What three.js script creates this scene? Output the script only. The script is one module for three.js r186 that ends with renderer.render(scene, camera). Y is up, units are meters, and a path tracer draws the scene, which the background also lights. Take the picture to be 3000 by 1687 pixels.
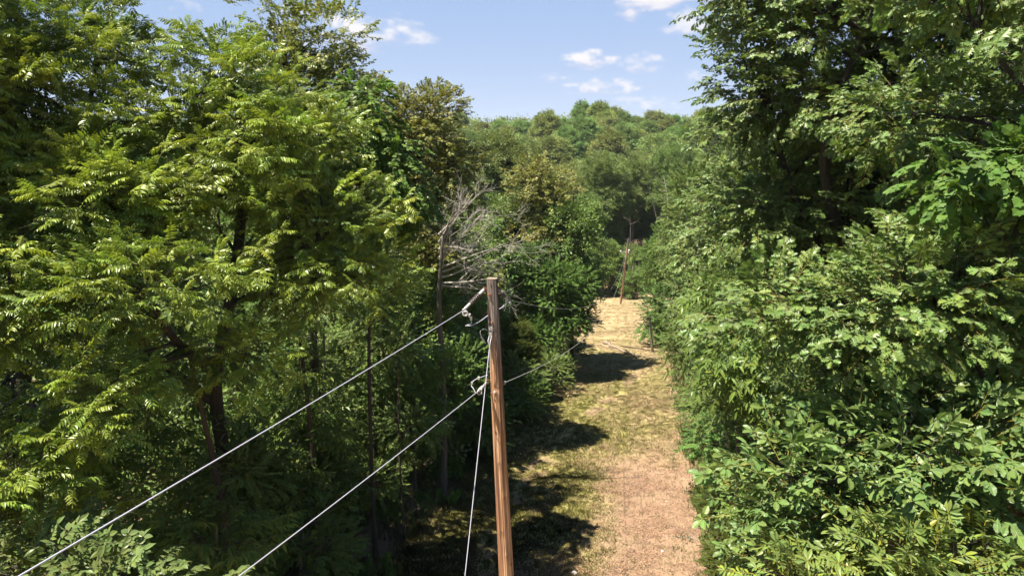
import * as THREE from 'three';
import { mergeGeometries } from 'three/addons/utils/BufferGeometryUtils.js';

// ---------------------------------------------------------------- camera, sky, sun, exposure
const scene = new THREE.Scene();
const camera = new THREE.PerspectiveCamera(45.7, 1024 / 575, 0.1, 3000);
camera.position.set(0, 12.7, 0);
camera.rotation.set(-12 * Math.PI / 180, 0, 0);
camera.updateMatrixWorld(true);
const renderer = new THREE.WebGLRenderer();
renderer.toneMapping = THREE.LinearToneMapping;
renderer.toneMappingExposure = 3.2;
renderer.shadowMap.enabled = true;
scene.fog = new THREE.FogExp2(new THREE.Color().setRGB(.85, .9, 1), .00009);

const SUN_EL = 66 * Math.PI / 180;
const SUN_DIR = new THREE.Vector3(-0.91 * Math.cos(SUN_EL), Math.sin(SUN_EL), 0.415 * Math.cos(SUN_EL)).normalize();
const sun = new THREE.DirectionalLight(new THREE.Color().setRGB(1, 0.925, 0.79), 5);
sun.position.copy(SUN_DIR).multiplyScalar(200);
sun.castShadow = true;
sun.shadow.mapSize.set(4096, 4096);
Object.assign(sun.shadow.camera, { left: -140, right: 140, top: 140, bottom: -140, near: 1, far: 600 });
scene.add(sun, sun.target);

// ---------------------------------------------------------------- random numbers and noise
function mulberry(a) { return () => { a |= 0; a = a + 0x6D2B79F5 | 0; let t = Math.imul(a ^ a >>> 15, 1 | a); t = t + Math.imul(t ^ t >>> 7, 61 | t) ^ t; return ((t ^ t >>> 14) >>> 0) / 4294967296; }; }
let R = mulberry(7);
const rr = (a, b) => a + (b - a) * R();
const gauss = () => (R() + R() + R() + R() - 2) * 0.87;
const PERM = new Float32Array(65536); { const r = mulberry(99); for (let i = 0; i < 65536; i++) PERM[i] = r(); }
const hash = (x, y) => PERM[(Math.imul(x, 374761) + Math.imul(y, 668265263) ^ (x * 31 + y * 57)) & 65535];
function vnoise(x, y) {
  const ix = Math.floor(x), iy = Math.floor(y), fx = x - ix, fy = y - iy, u = fx * fx * (3 - 2 * fx), v = fy * fy * (3 - 2 * fy);
  const a = hash(ix, iy), b = hash(ix + 1, iy), c = hash(ix, iy + 1), d = hash(ix + 1, iy + 1);
  return a + (b - a) * u + (c - a) * v + (a - b - c + d) * u * v;
}
function fbm(x, y, o = 4) { let s = 0, a = 0.5, n = 0; for (let i = 0; i < o; i++) { s += a * vnoise(x, y); n += a; a *= 0.5; x = x * 2.03 + 17.1; y = y * 2.03 + 9.7; } return s / n; }
const clamp = (x, a = 0, b = 1) => Math.min(b, Math.max(a, x)), lerp = (a, b, t) => a + (b - a) * t;
const smooth = (a, b, x) => { const t = clamp((x - a) / (b - a)); return t * t * (3 - 2 * t); };

// ---------------------------------------------------------------- sky: clear summer air with small fair-weather clouds
{
  const W = 4096, H = 2048, data = new Float32Array(W * H * 4);
  for (let row = 0; row < H; row++) {
    const el = ((row + 0.5) / H - 0.5) * 180;
    const t = clamp(el / 90), h = Math.exp(-Math.max(el, 0) / 9), m = Math.exp(-Math.max(el, 0) / 28);
    const c = el < 0 ? [0.16, 0.17, 0.13] : [0.16 + 0.17 * m + 0.29 * h, 0.28 + 0.21 * m + 0.21 * h, 0.58 + 0.20 * m + 0.08 * h];
    for (let col = 0; col < W; col++) { const o = (row * W + col) * 4; data[o] = c[0] * .36; data[o + 1] = c[1] * .37; data[o + 2] = c[2] * .37; data[o + 3] = 1; }
  }
  // [azimuth right of the view, elevation, half width, half height, density] in degrees
  const clouds = [[-12.2, 7.9, 4.6, 1.5, 1.1], [-16.2, 9.3, 1.6, 0.8, 0.5], [12.2, 10.7, 5.4, 1.9, 1.5], [13.9, 8.9, 2.4, 1.2, 0.8], [6.0, 6.25, 2.0, 0.95, 1.15], [7.85, 6.4, 0.7, 0.45, 0.85],
    [10.6, 5.95, 1.8, .9, 0.7], [7.4, 4.2, 2.9, 0.75, .85], [10.4, 2.85, 2.8, 0.7, 0.6], [3.4, 5.0, 1.2, 0.4, 0.45], [-24, 9.4, 1.6, 0.55, 0.35], [14.5, 4.9, 1.0, 0.5, 0.5]];
  const r = mulberry(5);
  for (let i = 0; i < 170; i++) { const az = 32 + 296 * r(), el = 2 + 34 * r() * r() + 5 * r(), s = 0.6 + el * 0.09; clouds.push([az, el, (1 + 2.6 * r()) * s, (0.5 + 0.5 * r()) * s, 0.5 + 0.6 * r()]); }
  clouds.forEach(([az, el, w, h, dens], k) => {
    const x0 = (az - 90) / 360 + 0.5, cx = (x0 - Math.floor(x0)) * W, cy = (el / 180 + 0.5) * H, sx = w / 360 * W / Math.cos(el * Math.PI / 180), sy = h / 180 * H;
    for (let y = Math.floor(cy - 2 * sy); y <= cy + 2 * sy; y++) for (let x = Math.floor(cx - 1.8 * sx); x <= cx + 1.8 * sx; x++) {
      if (y < H / 2 || y >= H) continue;
      const u = (x - cx) / sx, v = (y - cy) / sy, vv = v < 0 ? v * 1.5 : v;
      const puff = fbm(u * 2.1 * (w / h) * 0.42 + k * 13.7, v * 2.1 + k * 7.3, 6), wisp = fbm(u * 6 + k * 3.1, v * 4 + k * 5.9, 4);
      const a = clamp(smooth(-0.02, 0.95, (1 - (u * u + vv * vv) * 0.9) * 0.55 + (puff - 0.5) * 1.9 + (wisp - 0.5) * 0.45) * dens * smooth(1.9, 1.2, Math.hypot(u, vv)), 0, 0.96);
      if (a < 0.004) continue;
      const top = smooth(-0.7, 0.5, v + (puff - 0.5) * 1.6), o = (y * W + (x % W + W) % W) * 4;
      const c = [lerp(0.24, 0.315, top), lerp(0.24, 0.308, top), lerp(0.28, 0.315, top)];
      for (let q = 0; q < 3; q++) data[o + q] = lerp(data[o + q], c[q], a);
    }
  });
  const sky = new THREE.DataTexture(data, W, H, THREE.RGBAFormat, THREE.FloatType);
  sky.mapping = THREE.EquirectangularReflectionMapping; sky.magFilter = THREE.LinearFilter; sky.needsUpdate = true;
  scene.background = sky; scene.environment = sky;
}

// ---------------------------------------------------------------- naming
const used = new Map();
function numbered(name) { const n = used.get(name) ?? 0; used.set(name, n + 1); return n ? `${name}_${String(n).padStart(3, '0')}` : name; }
function tag(o, label, category, group) { o.userData = { label, category }; if (group) o.userData.group = group; return o; }
function shadows(o) { o.castShadow = o.receiveShadow = true; return o; }
function part(name, geo, m, parent, stuff) { const o = shadows(new THREE.Mesh(geo, m)); o.name = name; if (stuff) o.userData.kind = 'stuff'; parent.add(o); return o; }
function thing(name, label, category, [x, y, z], group) { const o = new THREE.Group(); o.name = numbered(name); o.position.set(x, y, z); tag(o, label, category, group); scene.add(o); return o; }

// ---------------------------------------------------------------- mesh builder
const V3 = (x, y, z) => new THREE.Vector3(x, y, z);
class MB {
  constructor() { this.p = []; this.n = []; this.c = []; this.u = []; this.i = []; }
  get at() { return this.p.length / 3; }
  stamp(leaf, m, col) {
    const e = m.elements, b = this.at, s = Math.hypot(e[0], e[1], e[2]);
    for (let k = 0; k < leaf.p.length; k += 3) {
      const x = leaf.p[k], y = leaf.p[k + 1], z = leaf.p[k + 2], nx = leaf.n[k], ny = leaf.n[k + 1], nz = leaf.n[k + 2];
      this.p.push(e[0] * x + e[4] * y + e[8] * z + e[12], e[1] * x + e[5] * y + e[9] * z + e[13], e[2] * x + e[6] * y + e[10] * z + e[14]);
      this.n.push((e[0] * nx + e[4] * ny + e[8] * nz) / s, (e[1] * nx + e[5] * ny + e[9] * nz) / s, (e[2] * nx + e[6] * ny + e[10] * nz) / s);
      this.c.push(leaf.c[k] * col[0], leaf.c[k + 1] * col[1], leaf.c[k + 2] * col[2]);
      this.u.push(0, 0);
    }
    for (const q of leaf.i) this.i.push(q + b);
  }
  // a tapered tube through points; radii per point
  tube(pts, rad, sides = 6, col = [1, 1, 1], cap = false, rough = 0) {
    const n = pts.length, up = V3(0, 1, 0), f = V3(), a = V3(), c = V3(), b0 = this.at; let len = 0, prev = null;
    for (let k = 0; k < n; k++) {
      f.subVectors(pts[Math.min(k + 1, n - 1)], pts[Math.max(k - 1, 0)]).normalize();
      if (!prev) a.crossVectors(Math.abs(f.y) > 0.9 ? V3(1, 0, 0) : up, f).normalize(); else a.copy(prev).addScaledVector(f, -prev.dot(f)).normalize();
      prev = a.clone(); c.crossVectors(f, a); if (k) len += pts[k].distanceTo(pts[k - 1]);
      for (let s = 0; s <= sides; s++) {
        const t = s / sides * 2 * Math.PI, w = 1 + rough * (hash(k * 7 + 3, (s % sides) * 13 + 5) - 0.5), cx = Math.cos(t), cy = Math.sin(t);
        const nx = a.x * cx + c.x * cy, ny = a.y * cx + c.y * cy, nz = a.z * cx + c.z * cy;
        this.p.push(pts[k].x + nx * rad[k] * w, pts[k].y + ny * rad[k] * w, pts[k].z + nz * rad[k] * w);
        this.n.push(nx, ny, nz); this.c.push(...col); this.u.push(s / sides * Math.max(1, Math.round(rad[0] * 6)), len * 0.6);
        if (k && s) { const q = b0 + k * (sides + 1) + s; this.i.push(q - sides - 2, q, q - 1, q - sides - 2, q - sides - 1, q); }
      }
    }
    if (cap) for (const k of [0, n - 1]) {
      f.subVectors(pts[k], pts[k ? n - 2 : 1]).normalize(); const b = this.at;
      this.p.push(pts[k].x, pts[k].y, pts[k].z); this.n.push(f.x, f.y, f.z); this.c.push(...col); this.u.push(0, 0);
      for (let s = 0; s <= sides; s++) { const q = (b0 + k * (sides + 1) + s) * 3; this.p.push(this.p[q], this.p[q + 1], this.p[q + 2]); this.n.push(f.x, f.y, f.z); this.c.push(...col); this.u.push(0, 0); if (s) k ? this.i.push(b, b + s, b + s + 1) : this.i.push(b, b + s + 1, b + s); }
    }
    return this;
  }
  geo(colors = true) {
    const g = new THREE.BufferGeometry();
    g.setAttribute('position', new THREE.Float32BufferAttribute(this.p, 3)); g.setAttribute('normal', new THREE.Float32BufferAttribute(this.n, 3));
    if (colors) g.setAttribute('color', new THREE.Float32BufferAttribute(this.c, 3));
    g.setAttribute('uv', new THREE.Float32BufferAttribute(this.u, 2)); g.setIndex(this.i);
    return g;
  }
}

// ---------------------------------------------------------------- leaves
// stations [t along, half width, forward shift of the edge]; a leaf lies along +Z with its upper face to +Y, length 1
function blade(st, { fold = 0.25, droop = 0.25, mid = 0.012, midCol = [1.5, 1.35, 1.3], stalk = 0.12, wave = 0 } = {}) {
  const L = { p: [], n: [], c: [], i: [] }, strips = mid ? [[-1, -2], [-2, 2], [2, 1]] : [[-1, 0], [0, 1]];
  strips.forEach(([a, b], si) => {
    const b0 = L.p.length / 3;
    st.forEach(([t, w, f = 0], k) => {
      for (const e of [a, b]) {
        const outer = Math.abs(e) === 1, m = mid * (1 - 0.6 * t), x = e === 0 ? 0 : outer ? Math.sign(e) * Math.max(w, m) : Math.sign(e) * m;
        const z = stalk + (1 - stalk) * (t + (outer ? f : 0)), y = fold * Math.abs(x) - droop * z * z + (outer ? wave * Math.sin(t * 19 + (e < 0 ? 1 : 0)) : 0);
        L.p.push(x, y, z); const mc = mid && si === 1; L.c.push(mc ? midCol[0] : 1, mc ? midCol[1] : 1, mc ? midCol[2] : 1);
      }
      if (k) { const q = b0 + k * 2; L.i.push(q - 2, q, q - 1, q - 1, q, q + 1); }
    });
  });
  if (stalk) { const q = L.p.length / 3, w = Math.max(mid, 0.01); L.p.push(-w, 0, 0, w, 0, 0, w, -droop * stalk * stalk, stalk, -w, -droop * stalk * stalk, stalk); for (let k = 0; k < 4; k++) L.c.push(...midCol); L.i.push(q, q + 3, q + 1, q + 1, q + 3, q + 2); }
  const g = new THREE.BufferGeometry(); g.setAttribute('position', new THREE.Float32BufferAttribute(L.p, 3)); g.setIndex(L.i); g.computeVertexNormals();
  L.n = Array.from(g.attributes.normal.array);
  if (L.n[1] < 0) { L.n = L.n.map((x) => -x); for (let k = 0; k < L.i.length; k += 3) [L.i[k], L.i[k + 1]] = [L.i[k + 1], L.i[k]]; }
  return L;
}
function toLeaf(mb) { return { p: mb.p, n: mb.n, c: mb.c, i: mb.i }; }
function leafGeo(L) { const mb = new MB(); mb.stamp(L, new THREE.Matrix4(), [1, 1, 1]); return mb.geo(); }
const lobed = (v) => blade([[0, .015], [.1, .05], [.2, .20 * v, .10], [.27, .07], [.42, .33 * v, .09], [.5, .09], [.66, .36 / v, .10], [.73, .11], [.84, .21, .09], [.92, .06], [1, .004]], { fold: .3, droop: .28, mid: .013, midCol: [1.6, 1.2, 1.1], stalk: .18, wave: .02 });
const toothed = (v) => blade([[0, .015], [.12, .06], [.17, .11, .02], [.22, .09], [.3, .165, .04], [.34, .14], [.43, .205, .04], [.47, .175], [.56, .232 * v, .04], [.6, .195], [.69, .23, .04], [.73, .18], [.81, .185, .04], [.85, .13], [.92, .1, .03], [.96, .06], [1, .005]], { fold: .32, droop: .3 * v, mid: .012, midCol: [1.9, 1.5, 1.1], stalk: .08, wave: .012 });
const LEAF = {
  oak: [lobed(1), lobed(1.15)],
  chestnut: [toothed(1), toothed(1.1), toothed(.85)],
  ovate: [blade([[0, .02], [.25, .24], [.55, .27], [.82, .14], [1, .004]], { mid: 0, stalk: .12, fold: .25, droop: .22 }), blade([[0, .02], [.3, .2], [.6, .22], [1, .004]], { mid: 0, stalk: .1, fold: .35, droop: .35 })],
  narrow: [blade([[0, .015], [.3, .13], [.6, .16], [.85, .09], [1, .004]], { mid: .009, stalk: .06, fold: .3, droop: .22, midCol: [1.6, 1.4, 1.2] })],
  leaflet: [blade([[0, .03], [.3, .16], [.7, .12], [1, .003]], { mid: 0, stalk: 0, fold: .4, droop: .3 })],
  grape: [blade([[0, .3, -.16], [.12, .42, -.08], [.28, .5, .06], [.42, .4], [.6, .42, .08], [.75, .22], [1, .01]], { mid: .012, stalk: .22, fold: .12, droop: .3, wave: .03 })],
  coarse: [blade([[0, .05], [.45, .33], [1, .02]], { mid: 0, stalk: 0, fold: .35, droop: .3 })],
};
const M4 = () => new THREE.Matrix4(), QT = new THREE.Quaternion();
// a matrix with +Z along f and +Y as near as it goes to u
function frame(pos, f, u, s) {
  const z = f.clone().normalize(), x = V3().crossVectors(u, z); if (x.lengthSq() < 1e-4) x.set(1, 0, 0); x.normalize(); const y = V3().crossVectors(z, x);
  return new THREE.Matrix4().makeBasis(x.multiplyScalar(s), y.multiplyScalar(s), z.multiplyScalar(s)).setPosition(pos);
}
function compound(pairs, len, ll, endLeaf, swell) {
  const mb = new MB(), pts = [], at = (t) => V3(0, 0.1 * len * t - 0.26 * len * t * t, len * t * (1 - .06 * t));
  for (let k = 0; k <= 5; k++) pts.push(at(k / 5));
  mb.tube(pts, [.004, .0035, .003, .0025, .002, .0015], 3, [1.2, 1.05, .8]);
  for (let k = 0; k < pairs; k++) for (const s of [-1, 1]) {
    const t = .2 + .76 * (k + .5 * (s > 0 ? .3 : 0)) / pairs, q = at(t), l = ll * (swell ? .7 + .75 * Math.sin(Math.PI * (k + .7) / pairs) * .7 : .55 + .7 * k / pairs) * rr(.9, 1.1);
    mb.stamp(LEAF.leaflet[0], frame(q, V3(s * 1, -.45 + rr(-.35, .25), .5 + rr(-.2, .2)), V3(s * rr(-.1, .35), 1, rr(-.3, .2)), l), [1, 1, 1]);
  }
  if (endLeaf) mb.stamp(LEAF.leaflet[0], frame(at(1), V3(0, -.5, 1), V3(0, 1, .2), ll * endLeaf), [1, 1, 1]);
  return toLeaf(mb);
}
LEAF.walnut = [compound(7, .5, .12, .6, true), compound(6, .42, .12, .6, true), compound(8, .58, .115, .5, true)];
LEAF.hickory = [compound(3, .3, .15, 1.35, false), compound(2, .24, .16, 1.3, false)];
LEAF.cedar = (() => { const o = []; for (let v = 0; v < 2; v++) { const mb = new MB(); mb.tube([V3(0, 0, 0), V3(0, .02, .5), V3(0, 0, 1)], [.02, .014, .003], 3, [.9, .8, .7]); for (let k = 0; k < 26; k++) { const t = .1 + .88 * k / 26, a = k * 2.4, d = V3(Math.cos(a), Math.sin(a) * .6 + .15, 1.0).normalize(), q = V3(0, .02 * Math.sin(t * 3), t), l = .34 * (1 - t * .7) * rr(.8, 1.2); mb.tube([q, q.clone().addScaledVector(d, l * .5), q.clone().addScaledVector(d, l).add(V3(0, -.02, .02))], [.017, .016, .003], 3, [1, 1, 1].map((c) => c * rr(.8, 1.25))); } o.push(toLeaf(mb)); } return o; })();

const leafMat = (name, color, { transmission = .4, coat = .4, coatRough = .35, rough = 1, spec = .3 } = {}) => new THREE.MeshPhysicalMaterial({ name, color: new THREE.Color().setRGB(...color), vertexColors: true, side: THREE.DoubleSide, roughness: rough, transmission, clearcoat: coat, clearcoatRoughness: coatRough, specularIntensity: spec, ior: 1.45 });
const tints = (n, r, g, b, v) => Array.from({ length: n }, () => { const k = 1 + rr(-v, v); return [k * (1 + rr(-r, r)), k * (1 + rr(-g, g)), k * (1 + rr(-b, b))]; });
// a spray is a twig with leaves; leaves[] keeps where each stands so that the nearest can be single meshes
function spray(kind, { n, len, l0, l1, whorl = 0, spread = .9, droop = .2, twig = .006, twigCol = [.9, .55, .35], tint = .16, cloud = 0, pale = 0 }) {
  const leaves = [], pts = [], bend = rr(-.12, .12), at = (t) => V3(bend * len * t * t, .06 * len * t - droop * len * t * t * .6, len * t);
  for (let k = 0; k <= 3; k++) pts.push(at(k / 3));
  const add = (q, f, u, l) => { const k = 1 + rr(-tint, tint), y = rr(-.1, .14), p = R() < pale ? 1.6 : 1; leaves.push({ v: Math.floor(R() * LEAF[kind].length), m: frame(q, f, u, l), c: [k * (1 + y) * p, k * (p > 1 ? 1.35 : 1), k * (1 - y) * (p > 1 ? .7 : 1)] }); };
  for (let k = 0; k < n; k++) {
    if (cloud) { const d = V3(gauss(), gauss() * .7, gauss()); add(V3(0, 0, len * .5).addScaledVector(d, cloud * .8), d.clone().add(V3(rr(-.6, .6), rr(-.7, .2), rr(-.2, .8))), V3(rr(-.7, .7), 1, rr(-.7, .7)), rr(l0, l1)); continue; }
    const tip = k >= n - whorl, t = tip ? rr(.93, 1) : lerp(.15, .95, (k + R() * .6) / Math.max(1, n - whorl)), s = k % 2 ? 1 : -1, a = tip ? (k - n + whorl) / whorl * 6.283 + rr(-.3, .3) : 0;
    const f = tip ? V3(Math.sin(a) * 1.1, rr(-.45, .55), Math.cos(a) * .75 + .45) : V3(s * spread, rr(-.4, .25), rr(.35, 1));
    add(at(t), f, V3(rr(-.7, .7), 1, rr(-.7, .7)), rr(l0, l1) * (tip ? 1 : lerp(.8, 1, t)));
  }
  const tw = new MB(); if (twig) tw.tube(pts, [twig, twig * .8, twig * .6, twig * .3], 3, twigCol);
  const all = new MB(); if (twig) all.tube(pts, [twig, twig * .8, twig * .6, twig * .3], 3, twigCol);
  for (const q of leaves) all.stamp(LEAF[kind][q.v], q.m, q.c);
  return { geo: all.geo(), leaves, kind };
}
const SPECIES = {
  walnut: { mat: leafMat('walnut leaf', [.165, .228, .016], { transmission: .36, coat: .8, coatRough: .36 }), foot: .27, droop: -.05, sprays: [0, 1, 2, 3].map(() => spray('walnut', { n: 8, len: .4, l0: .6, l1: 1.05, whorl: 5, spread: 1, droop: .05, twig: .009, tint: .22 })) },
  oak: { mat: leafMat('glossy oak leaf', [.102, .172, .026], { transmission: .36, coat: .8, coatRough: .4, spec: .5 }), foot: .17, droop: .15, sprays: [0, 1, 2].map(() => spray('oak', { n: 14, len: .42, l0: .12, l1: .19, whorl: 6, droop: .2, twigCol: [2.2, .9, .5], pale: .03 })) },
  brownoak: { mat: leafMat('bronzed oak leaf', [.17, .19, .032], { transmission: .36, coat: .7, coatRough: .36 }), foot: .17, droop: .25, sprays: [0, 1].map(() => spray('oak', { n: 13, len: .42, l0: .12, l1: .18, whorl: 6, droop: .3, pale: .08 })) },
  chestnut: { mat: leafMat('chestnut oak leaf', [.1, .172, .036], { transmission: .36, coat: .75, coatRough: .43, spec: .4 }), foot: .17, droop: .1, sprays: [0, 1, 2].map(() => spray('chestnut', { n: 12, len: .36, l0: .13, l1: .2, whorl: 7, droop: .1, twigCol: [2.6, 1.2, .4] })) },
  shingle: { mat: leafMat('shingle oak leaf', [.125, .18, .036], { transmission: .36, coat: .6, coatRough: .38 }), foot: .1, droop: .05, sprays: [0, 1, 2].map((k) => spray('narrow', { n: 20, len: .36, l0: .09, l1: .15, whorl: 8, droop: .05, twigCol: [2, 1.2, .5], pale: k === 2 ? .5 : .04 })) },
  ovate: { mat: leafMat('broad leaf', [.11, .172, .03], { transmission: .4, coat: .4 }), foot: .15, droop: .2, sprays: [0, 1].map(() => spray('ovate', { n: 26, len: .5, l0: .07, l1: .11, whorl: 4, droop: .25 })) },
  pale: { mat: leafMat('pale broad leaf', [.105, .15, .038], { transmission: .35, coat: .4 }), foot: .15, droop: .2, sprays: [0, 1].map(() => spray('ovate', { n: 16, len: .5, l0: .11, l1: .17, whorl: 4, droop: .2 })) },
  hickory: { mat: leafMat('hickory leaf', [.11, .175, .026], { transmission: .42, coat: .5 }), foot: .24, droop: .2, sprays: [0, 1].map(() => spray('hickory', { n: 8, len: .4, l0: .85, l1: 1.2, whorl: 4, droop: .15 })) },
  bright: { mat: leafMat('bright young leaf', [.10, .18, .024], { transmission: .45, coat: .3 }), foot: .15, droop: .15, sprays: [0, 1].map(() => spray('ovate', { n: 24, len: .5, l0: .09, l1: .14, whorl: 4, droop: .2 })) },
  grape: { mat: leafMat('grape leaf', [.085, .165, .024], { transmission: .42, coat: .25, coatRough: .45 }), foot: .16, droop: .6, sprays: [0, 1].map(() => spray('grape', { n: 11, len: .55, l0: .13, l1: .22, spread: .8, droop: .6, twigCol: [1.4, .9, .4] })) },
  vine: { mat: leafMat('creeper leaf', [.09, .165, .018], { transmission: .42, coat: .3, coatRough: .45 }), foot: .13, droop: .9, sprays: [0, 1].map(() => spray('grape', { n: 14, len: .6, l0: .09, l1: .15, spread: .8, droop: .6 })) },
  cedar: { mat: leafMat('cedar foliage', [.085, .112, .024], { transmission: 0, coat: 0 }), foot: .1, droop: -.3, sprays: [0, 1].map(() => spray('cedar', { n: 7, len: .4, l0: .25, l1: .4, spread: .8, droop: -.1 })) },
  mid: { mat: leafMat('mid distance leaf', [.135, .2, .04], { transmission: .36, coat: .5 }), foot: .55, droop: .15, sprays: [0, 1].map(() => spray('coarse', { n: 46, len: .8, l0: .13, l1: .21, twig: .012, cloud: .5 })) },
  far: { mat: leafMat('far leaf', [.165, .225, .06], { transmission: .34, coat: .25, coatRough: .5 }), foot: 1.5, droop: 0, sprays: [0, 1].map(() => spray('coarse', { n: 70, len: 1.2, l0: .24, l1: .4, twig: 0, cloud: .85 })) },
};
for (const k in SPECIES) { const s = SPECIES[k]; s.leafGeos = {}; }
const leafGeoOf = (kind, v) => { const k = kind + v; return leafGeoOf.cache[k] ??= leafGeo(LEAF[kind][v]); }; leafGeoOf.cache = {};
const leafMats = new Map();
function leafMaterials(m) { if (!leafMats.has(m)) leafMats.set(m, [[1, 1, 1], [1.16, 1.1, .95], [.84, .88, .95], [1.12, 1, .9], [.95, 1.06, 1]].map((c) => { const q = m.clone(); q.color.setRGB(m.color.r * c[0], m.color.g * c[1], m.color.b * c[2]); return q; })); return leafMats.get(m); }

// ---------------------------------------------------------------- bark and wood
function dataTex(w, h, f, srgb) {
  const d = new Uint8Array(w * h * 4);
  for (let y = 0; y < h; y++) for (let x = 0; x < w; x++) { const c = f(x / w, y / h, x, y), o = (y * w + x) * 4; for (let k = 0; k < 3; k++) d[o + k] = clamp(srgb ? Math.pow(clamp(c[k]), 1 / 2.2) : c[k]) * 255; d[o + 3] = 255; }
  const t = new THREE.DataTexture(d, w, h); if (srgb) t.colorSpace = THREE.SRGBColorSpace; t.magFilter = THREE.LinearFilter; t.wrapS = t.wrapT = THREE.RepeatWrapping; t.needsUpdate = true; return t;
}
const barkBump = dataTex(256, 512, (u, v) => { const a = Math.abs(Math.sin((u * 6 + 0.7 * fbm(u * 5, v * 7, 3)) * Math.PI)), b = fbm(u * 40, v * 14, 4); const q = clamp(a * .7 + b * .5 - .1); return [q, q, q]; });
const barkMap = dataTex(256, 512, (u, v) => { const a = fbm(u * 30, v * 9, 4), l = smooth(.62, .75, fbm(u * 9 + 4, v * 11, 4)); return [lerp(.55 + .7 * a, 1.5, l * .5), lerp(.55 + .7 * a, 1.6, l * .5), lerp(.55 + .65 * a, 1.4, l * .5)].map((q) => q * .6); }, true);
const barkMat = (name, r, g, b) => new THREE.MeshStandardMaterial({ name, color: new THREE.Color().setRGB(r, g, b), map: barkMap, bumpMap: barkBump, bumpScale: .02, roughness: .95 });
const BARK = { log: barkMat('grey-tan log', .4, .31, .235), dark: barkMat('dark bark', .085, .066, .052), grey: barkMat('grey bark', .23, .195, .16), pale: barkMat('weathered bare wood', .76, .69, .61), brown: barkMat('brown bark', .13, .092, .066) };

// ---------------------------------------------------------------- the ground
const KNOTS = [[-60, 6], [-20, 4.2], [13.5, 0], [60, -5.8], [100, -10.8], [122, -12.9], [150, -11.6], [200, -5.5], [255, 2.5], [310, 8.6], [380, 10], [520, 0], [900, -30], [3000, -40]];
const profile = (d) => { let k = 0; while (k < KNOTS.length - 2 && d > KNOTS[k + 1][0]) k++; const [a, ya] = KNOTS[k], [b, yb] = KNOTS[k + 1]; return ya + (yb - ya) * clamp((d - a) / (b - a)); };
const profileS = (d) => (profile(d - 6) + profile(d - 2) + profile(d + 2) + profile(d + 6)) / 4;
const xc = (d) => .35 + .185 * (clamp(d, 8, 118) - 13.5);
const RILL = [[-1.2, 17], [-.6, 22], [0, 26], [2, 31.6], [4.1, 36.6], [7.3, 43.7], [9.4, 49.4], [11, 56]];
function rill(x, d) { let m = 9; for (let k = 0; k < RILL.length - 1; k++) { const [ax, ad] = RILL[k], [bx, bd] = RILL[k + 1], t = clamp(((x - ax) * (bx - ax) + (d - ad) * (bd - ad)) / ((bx - ax) ** 2 + (bd - ad) ** 2)); m = Math.min(m, Math.hypot(x - lerp(ax, bx, t), d - lerp(ad, bd, t))); } return m + (fbm(x * .9, d * .9, 2) - .5) * 1.5; }
function ground(x, z) {
  const d = -z, e = Math.abs(x - xc(d));
  let y = profileS(d) + .035 * Math.max(0, e - 6) * smooth(140, 100, d) + (fbm(x * .13 + 3, d * .13, 3) - .5) * .5;
  if (d > 5 && d < 130 && e < 14) { y += (fbm(x * .8, d * .8, 3) - .5) * .09 * smooth(75, 45, d); if (d < 60) y -= .13 * smooth(.6, .0, rill(x, d)); }
  return y;
}
const GX0 = -16, GX1 = 36, GD0 = 8, GD1 = 128;
// how much of a place is grass (0..1), how dry it is, and how brown the litter
function cover(x, d) {
  const e = x - xc(d), half = lerp(5.9, 5.2, smooth(20, 100, d)), n1 = fbm(x * .35 + 11, d * .35 + 3, 4), n2 = fbm(x * 1.3 + 5, d * 1.3, 3), n3 = fbm(x * 3.4, d * 3.4 + 8, 3);
  const inside = smooth(half + .8, half - 1.3, Math.abs(e) + (n1 - .5) * 2.2);
  const bare = smooth(-2.2, 1.6, e + (n1 - .5) * 4.4 + (n2 - .5) * 1.6) * smooth(36, 27, d + (n1 - .5) * 9);
  const worn = smooth(.42, .05, rill(x, d)) * smooth(62, 50, d) * smooth(.38, .55, n2);
  let grass = inside * (1 - bare * .93) * (1 - worn * .7) * smooth(.2, .5, n2 * .4 + n3 * .45 + .2);
  const dry = clamp(smooth(32, 76, d + (n1 - .5) * 30) * .95 + smooth(.5, .68, n1 * .5 + n2 * .5) * .35 + smooth(0, 3.5, e) * .25);
  const track = fbm(e * 1.7 + 5, d * .06, 3); return { grass, dry: clamp(dry + (track - .5) * .7), inside, n1, n2, n3, worn, track };
}
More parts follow.
